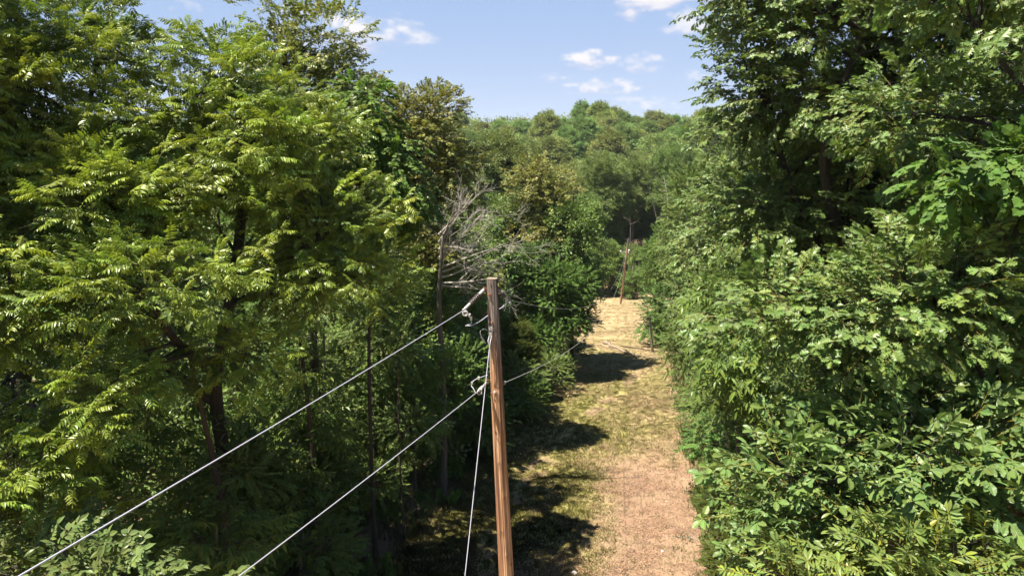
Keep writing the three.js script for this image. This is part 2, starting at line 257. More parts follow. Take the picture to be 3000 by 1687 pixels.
{
  const xs = [], zs = [];
  for (let x = -1500; x < -200; x += 130) xs.push(x); for (let x = -200; x < GX0; x += 8) xs.push(x); for (let x = GX0; x < GX1; x += .4) xs.push(x); for (let x = GX1; x < 200; x += 8) xs.push(x); for (let x = 200; x <= 1500; x += 130) xs.push(x);
  for (let d = -300; d < GD0; d += 14) zs.push(d); for (let d = GD0; d < 60; d += .33) zs.push(d); for (let d = 60; d < GD1; d += .8) zs.push(d); for (let d = GD1; d < 420; d += 8) zs.push(d); for (let d = 420; d <= 2400; d += 120) zs.push(d);
  const p = [], uv = [], idx = [], nx = xs.length;
  zs.forEach((d, j) => xs.forEach((x, i) => { p.push(x, ground(x, -d), -d); uv.push((x - GX0) / (GX1 - GX0), (d - GD0) / (GD1 - GD0)); if (i && j) { const q = j * nx + i; idx.push(q - nx - 1, q - nx, q, q - nx - 1, q, q - 1); } }));
  const g = new THREE.BufferGeometry(); g.setAttribute('position', new THREE.Float32BufferAttribute(p, 3)); g.setAttribute('uv', new THREE.Float32BufferAttribute(uv, 2)); g.setIndex(idx); g.computeVertexNormals();
  const W = 1400, H = 2048;
  const map = dataTex(W, H, (u, v, px, py) => {
    const x = lerp(GX0, GX1, u), d = lerp(GD0, GD1, v), c = cover(x, d), f = hash(px * 3 + 1, py * 5 + 2), f2 = fbm(px * .31, py * .31, 2);
    const chip = (f > .95 ? 1.3 : f < .06 ? .62 : .84 + .32 * f2) * (.78 + .44 * c.n1);
    const brown = [.235, .142, .092].map((q, k) => q * chip * lerp(.8, 1.2, c.n2) * [1, .97 + .1 * c.n3, 1][k]);
    const wood = [.14, .092, .055].map((q) => q * chip * lerp(.7, 1.3, c.n2));
    const straw = [.43, .32, .17].map((q) => q * (.8 + .4 * f2) * lerp(.8, 1.2, c.track));
    const green = [.29, .26, .075].map((q) => q * (.75 + .5 * f2));
    return [0, 1, 2].map((k) => lerp(lerp(wood[k], lerp(brown[k], brown[k] * .62, c.worn), c.inside), lerp(green[k], straw[k], c.dry), c.grass));
  }, true);
  map.wrapS = map.wrapT = THREE.ClampToEdgeWrapping;
  const bump = dataTex(512, 512, (u, v, x, y) => { const q = .5 * hash(x, y) + .5 * fbm(u * 64, v * 64, 3); return [q, q, q]; }); bump.repeat.set(16, 36);
  const o = shadows(new THREE.Mesh(g, new THREE.MeshStandardMaterial({ name: 'mown ground', map, bumpMap: bump, bumpScale: .016, roughness: 1 })));
  o.name = 'ground'; tag(o, 'sloping forest floor and mown strip of dry grass, leaf litter and bare reddish soil', 'ground'); o.userData.kind = 'structure'; scene.add(o);
}

// ---------------------------------------------------------------- grass, litter and weeds on the ground
function instanced(name, geo, mat, list, parent) {
  const o = shadows(new THREE.InstancedMesh(geo, mat, list.length)); o.name = name; o.userData.kind = 'stuff';
  list.forEach((q, k) => { o.setMatrixAt(k, q.m); o.setColorAt(k, q.c); }); parent.add(o); return o;
}
{
  R = mulberry(21);
  const tuft = (n, h, w, sp) => { const mb = new MB(); for (let k = 0; k < n; k++) { const a = rr(0, 6.28), r = sp * Math.sqrt(R()), x = r * Math.cos(a), z = r * Math.sin(a), b = rr(0, 6.28), l = h * rr(.5, 1.2), dx = Math.cos(b), dz = Math.sin(b), lean = rr(.2, 1.1) * l, q = mb.at, c = rr(.7, 1.3);
    mb.p.push(x - dz * w, 0, z + dx * w, x + dz * w, 0, z - dx * w, x + dx * lean * .45 + dz * w * .7, l * .6, z + dz * lean * .45 - dx * w * .7, x + dx * lean * .45 - dz * w * .7, l * .6, z + dz * lean * .45 + dx * w * .7, x + dx * lean, l * rr(.55, .95), z + dz * lean);
    for (let v = 0; v < 5; v++) { mb.n.push(dx * -.3, .9, dz * -.3); mb.c.push(c, c, c); mb.u.push(0, 0); } mb.i.push(q, q + 1, q + 2, q, q + 2, q + 3, q + 3, q + 2, q + 4); } return mb.geo(); };
  const gm = new THREE.MeshPhysicalMaterial({ name: 'grass blade', color: 0xffffff, vertexColors: true, side: THREE.DoubleSide, roughness: 1, transmission: .3, specularIntensity: .25 });
  const list = [], C = (r, g, b) => new THREE.Color().setRGB(r, g, b);
  for (let k = 0; k < 230000; k++) {
    const d = 16 + 92 * Math.pow(R(), 1.9), x = xc(d) + rr(-7, 7), c = cover(x, d); if (R() > c.grass * .95 + .05 * smooth(.45, .62, c.n2)) continue;
    const s = rr(.6, 1.2), v = rr(.82, 1.18), t = clamp(c.dry + rr(-.2, .2));
    list.push({ m: new THREE.Matrix4().compose(V3(x, ground(x, -d) - .01, -d), QT.clone().setFromAxisAngle(V3(0, 1, 0), rr(0, 6.28)), V3(s * 1.15, s * lerp(.9, .4, smooth(24, 70, d)), s * 1.15)), c: C(lerp(.28, .56, t) * v, lerp(.285, .425, t) * v, lerp(.06, .22, t) * v) });
  }
  for (let k = 0; k < 9000; k++) { const d = 15 + 88 * Math.pow(R(), 1.5), side = R() < .4 ? -1 : 1, x = xc(d) + side * (5.4 + gauss() * 1.1 + R() * .8); if (fbm(x * .9, d * .9, 2) < .42) continue; const s = rr(1.2, 3.6), v = rr(.75, 1.2), t = R() < .5 ? R() : 0; list.push({ m: new THREE.Matrix4().compose(V3(x, ground(x, -d) - .01, -d), QT.clone().setFromAxisAngle(V3(0, 1, 0), rr(0, 6.28)), V3(s * .7, s, s * .7)), c: C(lerp(.11, .42, t) * v, lerp(.17, .32, t) * v, lerp(.03, .15, t) * v) }); }
  const o = instanced('grass', tuft(16, .075, .004, .11), gm, list, scene); tag(o, 'short mown grass, green near the pole and straw coloured farther off', 'grass'); o.userData.kind = 'stuff';
  // dead leaves and chips
  const patch = new MB(); for (let k = 0; k < 46; k++) { const s = rr(.014, .042), n = V3(gauss() * .4, 1, gauss() * .4).normalize(), f = V3(gauss(), gauss() * .3, gauss()), c = rr(.6, 1.2) * (R() < .05 ? 1.6 : 1), long = R() < .5; patch.stamp(long ? LEAF.leaflet[0] : LEAF.coarse[0], frame(V3(gauss() * .33, rr(.008, .035), gauss() * .33), f, n, s * (long ? 2 : 1.2)), [c * rr(.9, 1.1), c, c * rr(.85, 1.1)]); }
  const lm = new THREE.MeshStandardMaterial({ name: 'dead leaf', color: 0xffffff, vertexColors: true, side: THREE.DoubleSide, roughness: .9 }), ll = [];
  for (let k = 0; k < 22000; k++) {
    const d = 15 + 75 * Math.pow(R(), 2), x = xc(d) + rr(-11, 9), c = cover(x, d); if (R() < c.grass * .9 || fbm(x * 1.1 + 40, d * 1.1, 3) < .44) continue;
    const s = rr(.7, 1.3), v = rr(.75, 1.3), wood = c.inside < .5;
    ll.push({ m: new THREE.Matrix4().compose(V3(x, ground(x, -d), -d), QT.clone().setFromAxisAngle(V3(0, 1, 0), rr(0, 6.28)), V3(s, s, s)), c: C((wood ? .16 : .25) * v, (wood ? .105 : .15) * v, (wood ? .065 : .098) * v) });
  }
  const o2 = instanced('leaf_litter', patch.geo(), lm, ll, scene); tag(o2, 'brown dead leaves and wood chips scattered over the bare right side of the strip', 'leaf litter'); o2.userData.kind = 'stuff';
  const tw = new MB(); tw.tube([V3(0, .01, 0), V3(.04, .02, .4), V3(0, .012, .75), V3(.07, .01, 1)], [.014, .012, .01, .005], 4, [1, 1, 1]); tw.tube([V3(.03, .02, .45), V3(.2, .04, .62)], [.009, .004], 3, [1, 1, 1]); const tl = [];
  for (let k = 0; k < 1500; k++) { const d = 15 + 60 * Math.pow(R(), 1.8), x = xc(d) + rr(-9, 7.5), c = cover(x, d); if (R() < c.grass) continue; const s = rr(.1, .55), v = rr(.6, 1.4); tl.push({ m: frame(V3(x, ground(x, -d) + .012, -d), V3(gauss(), 0, gauss()), V3(0, 1, 0), s), c: C(.26 * v, .18 * v, .125 * v) }); }
  const o4 = instanced('twigs', tw.geo(), lm, tl, scene); tag(o4, 'small dry twigs strewn over the bare soil of the strip', 'twigs'); o4.userData.kind = 'stuff';
  // low weeds along both edges
  const wl = [];
  for (let k = 0; k < 14000; k++) {
    const d = 15 + 85 * Math.pow(R(), 1.5), side = R() < .5 ? -1 : 1, e = rr(4.8, 10), x = xc(d) + side * e; if (fbm(x * .6, d * .6, 2) < .5 - (e - 6) * .02) continue; const s = rr(.5, 1.3), v = rr(.7, 1.2);
    wl.push({ m: frame(V3(x, ground(x, -d) + .02, -d), V3(gauss(), 1.4, gauss()), V3(gauss(), .2, gauss()), s), c: C(v * rr(.85, 1.2), v, v) });
  }
  for (let k = 0; k < 60; k++) { const d = rr(20, 45), x = xc(d) + rr(-4, 1.5), s = rr(.25, .6); wl.push({ m: frame(V3(x, ground(x, -d), -d), V3(gauss(), 1, gauss()), V3(gauss(), .2, gauss()), s), c: C(1.2, 1.15, 1) }); }
  const o3 = instanced('weeds', SPECIES.ovate.sprays[0].geo, SPECIES.bright.mat, wl, scene); tag(o3, 'low leafy weeds growing along the edges of the mown strip', 'weeds'); o3.userData.kind = 'stuff';
}

// ---------------------------------------------------------------- trees
function sphereDir() { const y = rr(-1, 1), a = rr(0, 6.283), r = Math.sqrt(1 - y * y); return V3(r * Math.cos(a), y, r * Math.sin(a)); }
function wander(a, b, n, amp) { const o = [a.clone()], L = a.distanceTo(b); for (let k = 1; k < n; k++) { const t = k / n; o.push(a.clone().lerp(b, t).add(V3(gauss() * amp * L, gauss() * amp * L * .5 + L * .06 * Math.sin(t * Math.PI), gauss() * amp * L))); } o.push(b.clone()); return o; }
const taper = (n, a, b) => Array.from({ length: n }, (_, k) => lerp(a, b, k / (n - 1)));
const PROJ = new THREE.Matrix4().multiplyMatrices(new THREE.Matrix4().makePerspective(-.1 * Math.tan(.3988) * 1024 / 575, .1 * Math.tan(.3988) * 1024 / 575, .1 * Math.tan(.3988), -.1 * Math.tan(.3988), .1, 1000), camera.matrixWorldInverse);
function inView(p, m = 1.02) { const q = p.clone().applyMatrix4(PROJ); return Math.abs(q.x) < m && Math.abs(q.y) < m && q.z < 1; }
// crown: ellipsoids [x, y, z, rx, ry, rz] in the thing's own metres filled with lobes, each lobe dressed with sprays
function crown(sp, ells, { rl = .85, k = 1.15, fill = 1, inner = .3, sc = 1, bare = 0, tone = [1, 1, 1], flat = .62 } = {}) {
  const S = SPECIES[sp], lobes = [], list = S.sprays.map(() => []);
  for (const [ex, ey, ez, rx, ry, rz] of ells) {
    const area = 4 * Math.PI * Math.pow((Math.pow(rx * ry, 1.6) + Math.pow(rx * rz, 1.6) + Math.pow(ry * rz, 1.6)) / 3, 1 / 1.6), n = Math.max(3, Math.round(k * area / (Math.PI * rl * rl)));
    for (let q = 0; q < n; q++) {
      const d = sphereDir(); if (d.y < -.75) continue; const r = R() < inner ? rr(.25, .7) : rr(.8, 1.02), s = rl * rr(.6, 1.25), sr = (a) => Math.max(0, a - s * .55);
      const c = V3(ex + d.x * sr(rx) * r, ey + d.y * sr(ry) * r, ez + d.z * sr(rz) * r);
      if (R() < bare) continue;
      lobes.push({ c, s, o: V3(ex, ey, ez) });
    }
  }
  for (const { c, s, o } of lobes) {
    const n = Math.round(fill * 4 * Math.PI * s * s * .62 / (S.foot * sc * sc)), v0 = rr(.85, 1.15), out = c.clone().sub(o).normalize();
    for (let q = 0; q < n; q++) {
      const d = sphereDir(); d.y = d.y * .9 + .22; d.normalize();
      const r = Math.sqrt(rr(.25, 1)), p = V3(c.x + d.x * s * r * 1.15, c.y + d.y * s * r * flat, c.z + d.z * s * r * 1.15), f = d.clone().multiplyScalar(.8).addScaledVector(out, .45).add(V3(gauss() * .4, -S.droop + gauss() * .25, gauss() * .4));
      const v = v0 * rr(.85, 1.15), y = rr(-.07, .1), w = Math.floor(R() * list.length);
      list[w].push({ m: frame(p, f, V3(gauss() * .35, 1, gauss() * .35), sc * rr(.8, 1.2)), c: new THREE.Color().setRGB(v * (1 + y) * tone[0], v * tone[1], v * (1 - y) * tone[2]) });
    }
  }
  return { list, lobes, S };
}
function dress(t, { list, S }, singles = 0) {
  if (singles) {   // the nearest leaves in view stand as single meshes
    const near = []; list.forEach((l, w) => l.forEach((q, k) => { const p = V3().setFromMatrixPosition(q.m).add(t.position); if (inView(p, .97)) near.push({ w, k, q, d: p.distanceTo(camera.position) }); }));
    near.sort((a, b) => a.d - b.d); const gone = list.map(() => new Set()), mats = leafMaterials(S.mat); let n = 0;
    for (const { w, k, q } of near) {
      const sp = S.sprays[w]; if (n + sp.leaves.length > 300 || n >= singles) break; gone[w].add(k);
      for (const lf of sp.leaves) { const o = part('leaf', leafGeoOf(sp.kind, lf.v), mats[Math.floor(R() * mats.length)], t); o.applyMatrix4(new THREE.Matrix4().multiplyMatrices(q.m, lf.m)); n++; }
    }
    list = list.map((l, w) => l.filter((_, k) => !gone[w].has(k)));
  }
  list.forEach((l, w) => { if (l.length) instanced('foliage', S.sprays[w].geo, S.mat, l, t); });
}
function nearestOn(poly, p) { let best = poly[0], m = 1e9; for (const q of poly) { const d = q.distanceTo(p) + Math.max(0, q.y - p.y + .4) * 2.5; if (d < m) { m = d; best = q; } } return best; }
// trunk: world points; forks: lists of world points that leave the trunk; the rest of the boughs are grown to the lobes
function tree(name, label, cat, sp, { trunk, r = .16, forks = [], ells, bark = 'dark', singles = 0, group, opt = {}, boughs = 1, skin, mix }) {
  const base = V3(trunk[0][0], ground(trunk[0][0], trunk[0][2]) - .05, trunk[0][2]), t = thing(name, label, cat, base.toArray(), group), rel = (q) => V3(...q).sub(base);
  const pts = trunk.map((q, k) => k ? rel(q) : V3(0, 0, 0)), curve = new THREE.CatmullRomCurve3(pts), tp = curve.getPoints(12);
  const rad = taper(tp.length, r, r * .3); rad[0] = r * 1.35;
  part('trunk', new MB().tube(tp, rad, 10, [1, 1, 1], false, .12).geo(false), BARK[bark], t);
  let poly = tp.slice(3);
  forks.forEach((f) => { const fp = new THREE.CatmullRomCurve3(f.map(rel)).getPoints(9); part('limb', new MB().tube(fp, taper(fp.length, r * .62, r * .16), 8, [1, 1, 1], false, .12).geo(false), BARK[bark], t); poly = poly.concat(fp.slice(2)); });
  if (sp === 'walnut') opt = { rl: .68, k: 1.2, inner: .15, flat: .75, fill: .68, ...opt };
  const cr = crown(sp, ells.map((e) => [e[0] - base.x, e[1] - base.y, e[2] - base.z, e[3], e[4], e[5]]), opt);
  const cr2 = mix && crown(mix[0], ells.map((e) => [e[0] - base.x, e[1] - base.y, e[2] - base.z, e[3] * .96, e[4] * .96, e[5] * .96]), { rl: .6, k: mix[1], inner: .3 });
  const bm = new MB(); let nb = 0;
  for (const l of cr.lobes) { if (R() > boughs) continue; const a = nearestOn(poly, l.c), L = a.distanceTo(l.c); if (L < .2) continue; const w = wander(a, l.c, 4, .06), r0 = clamp(.012 * L + .008, .012, r * .4); bm.tube(w, taper(w.length, r0, .006), 5); nb++;
    for (let q = 0; q < 3; q++) { const e = l.c.clone().add(sphereDir().multiplyScalar(l.s * .8)); bm.tube([w[3], w[3].clone().lerp(e, .5).add(V3(0, .05, 0)), e], [.008, .006, .003], 3); } }
  if (nb) part('boughs', bm.geo(false), BARK[skin ?? bark], t, true);
  dress(t, cr, singles); if (cr2) dress(t, cr2);
  return t;
}
// ---- left wood, from the camera outwards
R = mulberry(101);
tree('walnut_tree', 'walnut with a black forked trunk and yellow-green feathery leaves, left of the near pole', 'tree', 'walnut', {
  trunk: [[-8.2, 0, -18.4], [-8.1, 4, -17.8], [-7.9, 6.3, -17.2], [-7.0, 9, -16.6], [-6.5, 12, -16.8], [-6.7, 14.6, -17]], r: .23,
  forks: [[[-8, 5.8, -17.4], [-8.9, 7.6, -16.2], [-9.2, 10, -14.8], [-8.9, 11.4, -14]], [[-6.9, 9.2, -16.6], [-5.6, 9.9, -16.2], [-4.3, 10.6, -15.8]], [[-7.7, 6.8, -17], [-7.4, 8.4, -14.5], [-6.9, 9.8, -12.6]]],
  ells: [[-6.3, 12.5, -17, 2.4, 2.3, 2.3], [-7.15, 14.5, -17, .8, 1.1, .8], [-4.5, 10.3, -16, 1.8, 2.2, 1.8], [-6.9, 10, -12.6, 1.7, 1, 1.4], [-7.5, 8.2, -11.5, .75, .55, .7], [-8.4, 11.2, -14, 1.7, 1.6, 1.6], [-5.6, 8.0, -14.5, 1.0, .6, .9]], singles: 300, mix: ['ovate', .34] });
tree('walnut_tree', 'tall walnut at the far left, its bright feathery crown leaving the frame at the top', 'tree', 'walnut', {
  trunk: [[-12.6, 0, -16.5], [-12.3, 5, -16.2], [-11.6, 10, -15.6], [-11, 15.5, -15]], r: .22, forks: [[[-12, 7, -16], [-10.4, 9, -13.4], [-9.8, 10, -11.8]], [[-11.5, 10.5, -15.5], [-9.8, 12.4, -15.6], [-9.7, 14.4, -16.6]]],
  ells: [[-9.9, 13.2, -15, 1.9, 2.4, 2], [-9.8, 14.8, -17, .75, 1.4, .8], [-11.8, 14.4, -13.6, 2.3, 4, 2.2], [-9.9, 10.2, -11.6, 1.7, 1.5, 1.5], [-8.9, 7.4, -10.8, 1.2, .9, 1.0], [-9.2, 5.2, -11.6, 1.2, .9, 1]], singles: 300, mix: ['ovate', .3] });
tree('oak_tree', 'oak with twin pointed tops against the sky, behind the forked walnut', 'tree', 'brownoak', {
  trunk: [[-7.2, 0, -23.6], [-7.1, 6, -23.4], [-7, 11, -23.1], [-7.4, 16.4, -23]], r: .2, ells: [[-6.7, 14.2, -23, 1.9, 2.4, 1.9], [-7.7, 16.3, -23, .7, 1.3, .7], [-5.7, 15.7, -22.6, .55, 1.3, .6]], opt: { k: 1.35, tone: [.9, 1, .95] } });
tree('oak_tree', 'bronze-green oak leaning over the strip at the right end of the left wood', 'tree', 'brownoak', {
  trunk: [[-5, 0, -31.6], [-4.8, 6, -31.4], [-4.5, 10, -31.2], [-3.7, 14, -31]], r: .2, ells: [[-4.5, 12.0, -31, 2.2, 3, 2.2], [-3.3, 13.8, -31, .9, 1.4, 1], [-2.4, 11.1, -31, .95, 2.1, 1.1], [-3.9, 8.2, -31, 1.7, 1.5, 1.6], [-6.3, 13.9, -31, 1.3, 1.6, 1.4]], opt: { k: 1.6 } });
R = mulberry(117);
tree('creeper', 'dark green creeper with heart-shaped leaves draped down the wood edge below the oaks', 'vine', 'vine', {
  trunk: [[-4.6, 0, -20.6], [-4.5, 6, -20.5], [-4.2, 10, -20.3], [-4.1, 13, -20.2]], r: .07, ells: [[-4.3, 13, -20, 1.0, 1.5, .9], [-3.5, 11.4, -20, .95, 2.0, .9], [-5.2, 12.6, -20.2, .8, 1.1, .7]], opt: { rl: .6, k: 1.5, flat: .9 } });
const under = (label, sp, x, y, z, rx, ry, rz, o = {}) => tree('understorey_tree', label, 'tree', sp, { trunk: [[x - .3, 0, z - .3], [x - .2, y * .5 + ground(x, z) * .5, z - .1], [x, y + ry * .6, z]], r: o.r ?? .08, ells: [[x, y, z, rx, ry, rz], ...(o.more ?? [])], opt: { rl: .7, ...(o.opt ?? {}) }, bark: o.bark ?? 'grey', singles: o.singles ?? 0 });
under('understorey tree with small leaves standing just left of the dead grey tree', 'ovate', -5.2, 6.0, -27, 1.5, 2.2, 1.6);
under('shaded understorey tree under the walnut, left of the insulator', 'ovate', -6.4, 7.2, -22.6, 1.7, 1.7, 1.6, { opt: { k: .65, tone: [0.95, 1, 0.95] } });
under('small leafy tree at the edge of the wood, beside the wedge clamp', 'bright', -2.6, 2.2, -29, 1.4, 2.0, 1.3, { opt: { tone: [0.94, 1, 1.12] } });
under('dark understorey tree below the walnut fork, above the lower wire', 'ovate', -9.8, 4.0, -21.5, 2.8, 1.9, 2.3, { opt: { k: .8, tone: [0.94, 1, 1] } });
under('low dark sapling between the upper wire and the near pole', 'hickory', -3.7, 2.9, -25.4, 1.2, 1.9, 1.0, { opt: { k: 1 } });
under('pale-leaved dogwood in the bottom left corner under the upper wire', 'pale', -6.1, 5.6, -9.4, 1.6, .75, 1.2, { singles: 300, more: [[-7.5, 6.0, -9.6, 1, .7, 1]], opt: { rl: .55, k: .9 } });
under('broad-leaved sapling crossed by the upper wire, lit only at its tips', 'hickory', -6.5, 4.0, -13.6, 1.5, .9, 1.2, { opt: { rl: .5, k: .6 } });
under('shaded shrub at the bottom left between the two wires', 'ovate', -7.2, 1.6, -14.8, 1.9, 1.5, 1.4, { opt: { k: .7 } });
under('dim sapling at the far left below the walnut boughs', 'hickory', -10.5, 6, -16.4, 1.8, 2.2, 1.6, { opt: { k: .7 } });
for (const [x, z, h, r, lab] of [[-6.2, -19.5, 11, .09, 'slender shaded trunk rising right of the walnut fork'], [-9.6, -22.5, 12, .12, 'dark straight trunk behind the walnut fork, far inside the wood'], [-5.4, -25, 10, .08, 'thin pale trunk deep in the left wood, near the upper wire'], [-3.8, -21.8, 7, .05, 'whip-thin sapling trunk in the shade just left of the guy wire'], [-7.2, -15.6, 8, .13, 'thick dark trunk at the bottom of the left wood between the wires']]) {
  const g0 = ground(x, z); tree('sapling', lab, 'tree', 'ovate', { trunk: [[x, 0, z], [x + rr(-.2, .2), g0 + h * .5, z], [x + rr(-.5, .5), g0 + h, z + rr(-.3, .3)]], r, ells: [[x, g0 + h, z, .9, .9, .9], [x + .3, g0 + h * .6, z, .5, .4, .5]], opt: { k: .6 }, bark: lab.includes('pale') ? 'grey' : 'brown' });
}
for (const [x, z, h, rx, sp, lab] of [[-5.9, -17.4, 1.3, 1.3, 'ovate', 'low bush at the bottom of the wood, between the lower wire and the guy wire'], [-6.9, -20.8, 3.0, 1.5, 'hickory', 'leafy sapling crossed by the lower wire, in front of the thin trunks'], [-5.3, -22.6, .7, 1.0, 'ovate', 'knee-high bush beside the shaded grass left of the guy wire'], [-4.4, -24.6, 2.2, .9, 'ovate', 'slim bush hiding the foot of the dead tree'], [-6.4, -20, 1.7, 1.5, 'ovate', 'low leafy bush at the wood edge, below where the lower wire crosses the walnut trunk'], [-6.9, -23.8, 1.6, 1.5, 'ovate', 'low bush in the shade left of the guy wire'], [-4.9, -27.2, 1.2, 1.5, 'bright', 'small bush at the shaded wood edge behind the guy wire'], [-8, -18, 2.4, 1.7, 'hickory', 'leafy sapling under the walnut, close to the bottom edge'], [-1.4, -31, -.7, 1.35, 'ovate', 'leafy bush just left of the near pole, level with the wedge clamp'], [.3, -36.2, -1.3, 1.5, 'bright', 'rounded shrub right of the near pole, on the left edge of the strip'], [2.7, -43.6, -2.4, 1.7, 'ovate', 'lit shrub on the left edge of the strip, under the grey wire'], [-8.2, -25.5, 3.4, 2.0, 'ovate', 'bushy understorey tree deep in the left wood, between the wires'], [-7.4, -18.0, 3.6, 1.0, 'ovate', 'slender leafy sapling under the upper wire, left of the guy wire']]) under(lab, sp, x, h, z, rx, Math.max(1.2, (h - ground(x, z)) * .62), rx, { opt: { rl: .6, k: 1.2 } });
// ---- middle of the strip
R = mulberry(133);
under('dense green shrub behind the near pole at the level of its clamp', 'ovate', -.1, -1.2, -38, 1.8, 2.0, 1.7);
under('sunlit bushy tree overhanging the strip right of the near pole', 'bright', 3.0, 1.6, -48, 2.6, 3.0, 2.4, { r: .12, more: [[4.4, .2, -48, 1.8, 2.2, 1.7], [2, -1, -47, 1.8, 2, 1.6], [2.0, 3.9, -48.5, 1.3, 2.0, 1.4], [4.6, 2.6, -48, 1.1, 1.6, 1.2]], opt: { rl: .8, k: 1.3, tone: [0.91, 1, 1.08] } });
under('low dark shrub on the left edge of the strip under the sunlit bushy tree', 'ovate', 4.2, -4, -53, 2.3, 1.7, 2);
under('green tree behind the dead tree, its lower crown hidden by bare branches', 'mid', -1.8, 5.4, -54, 3, 5.4, 2.8, { r: .2, opt: { rl: 1.1 } });
under('small green tree left of the dead tree and below the bronze oak', 'ovate', -4.2, 4.0, -36, 1.5, 2.6, 1.5);
tree('cedar', 'yellowish feathery cedar behind the near pole on its right', 'tree', 'cedar', { trunk: [[.7, 0, -41], [.7, 0, -41], [.65, 1.6, -41]], r: .06, ells: [[.7, -.6, -41, .9, 1.5, .9], [.66, .8, -41, .4, 1.0, .4]], opt: { rl: .4 } });
tree('oak_tree', 'tall bronze-tinted oak right of the dead tree, in the middle of the picture', 'tree', 'brownoak', { trunk: [[2.5, 0, -54], [2.5, 0, -54], [2.4, 6, -53.4], [2.3, 11.5, -53]], r: .22, bark: 'grey', ells: [[2.4, 7.3, -53, 2.65, 4.5, 2.6], [1.6, 10, -53, 1.5, 2.0, 1.6], [3.5, 5.4, -53, 1.7, 2.9, 1.7], [3.6, 8.9, -53.5, 1.15, 1.5, 1.2]], opt: { rl: 1.1, sc: 1.5 } });
tree('oak_tree', 'dark slender tree right behind the bronze oak, shading the left edge of the far strip', 'tree', 'mid', { trunk: [[4.7, -4, -51.5], [4.7, -2, -51.5], [4.6, 9, -51.5]], r: .22, ells: [[4.6, 6.0, -51.5, 1.65, 4.1, 1.7], [5.0, 2.2, -51.5, 1.3, 2.5, 1.3]], opt: { rl: 1.2, tone: [0.94, 1, 0.94] } });
tree('oak_tree', 'pale flowering-topped tree above the dead tree', 'tree', 'mid', { trunk: [[-1.8, 0, -80], [-1.8, 3, -80], [-1.7, 12, -78]], r: .28, ells: [[-1.7, 10.6, -78, 3.6, 3.2, 3.4], [.6, 7.6, -78, 3, 3, 3], [-3.6, 7, -79, 3, 3.6, 3]], opt: { rl: 1.3, tone: [1.11, 1, 1.15] } });
// ---- trees round the far end of the strip
R = mulberry(151);
const end = (label, x, z, y, rx, ry, o = {}) => tree('forest_tree', label, 'tree', o.sp ?? 'mid', { trunk: [[x, 0, z], [x, ground(x, z) + 5, z], [x + rr(-.6, .6), y + ry * .5, z]], r: o.r ?? .26, ells: [[x, y, z, rx, ry, rx], ...(o.more ?? [])], opt: { rl: 1.35, k: 1.1, ...(o.opt ?? {}) }, bark: o.bark ?? 'grey' });
end('olive-green tree with a dark hollow under its crown, left behind the far pole', 15.6, -119, 5.0, 4.4, 6.4, { more: [[17.5, .5, -121, 3.6, 4, 3]], opt: { tone: [1.02, 1, 1.02] } });
end('tall rounded tree straight behind the far pole', 22.6, -127, 4.4, 5.4, 6.6, { opt: { tone: [1.05, 1, 1.11] } });
end('broad tree behind the grey snags, right of the far pole', 29.2, -122, 5.2, 5.2, 8, { opt: { tone: [0.95, 1, 1.05] } });
end('dark low tree filling the hollow left of the far pole', 12.6, -112, -2.5, 3.2, 7, { opt: { tone: [0.91, 1, 0.97] } });
end('sunlit young tree at the left end of the clearing, left of the far pole', 14.6, -108.5, -6.4, 2.9, 4.6, { sp: 'mid', more: [[16.6, -7.8, -109, 2, 3.2, 2]], opt: { rl: 1, tone: [0.92, 1, 0.75] } });
end('dark undergrowth bush closing the end of the strip behind the far pole', 18.9, -104.5, -9.2, 1.7, 2.7, { opt: { rl: .9, tone: [0.89, 1, 1] } });
end('leafy bush filling the gap at the top of the strip, right of the snags', 20.8, -114, -7.4, 2.6, 4.0, { opt: { rl: .9 } });
end('low green tree at the end of the strip, right behind the far pole', 23.6, -110, -7.2, 2.4, 4.2, { opt: { rl: .9, tone: [0.89, 1, 1] } });
end('yellow-green bush on the right edge of the strip beside the far pole', 18.6, -86, -2.6, 2.5, 4.2, { sp: 'bright', opt: { rl: .9, sc: 1.5, tone: [1, 1, 0.95] }, more: [[19.4, 1, -86, 1.5, 1.8, 1.5], [20.6, -3.6, -85, 2, 4, 2]], r: .12 });
end('grey-green tree on the right edge, between the yellow-green bush and the big oaks', 19.8, -76, 1.8, 3, 6, { opt: { rl: 1, tone: [1, 1, 1.1] } });
end('feathery bush over the right edge of the strip, above the leaning bare trunk', 14.4, -64, -3.6, 2.0, 2.6, { sp: 'bright', opt: { rl: .75, sc: 1.3, tone: [0.85, 1, 1.18] }, r: .1, more: [[13.4, -5.2, -62.6, 1.1, 1.1, 1.1]] });
end('bushy mixed tree on the right edge behind the leaning bare trunk', 16.6, -62, .6, 2.6, 5.2, { sp: 'ovate', opt: { rl: .9, sc: 1.4 }, r: .15 });

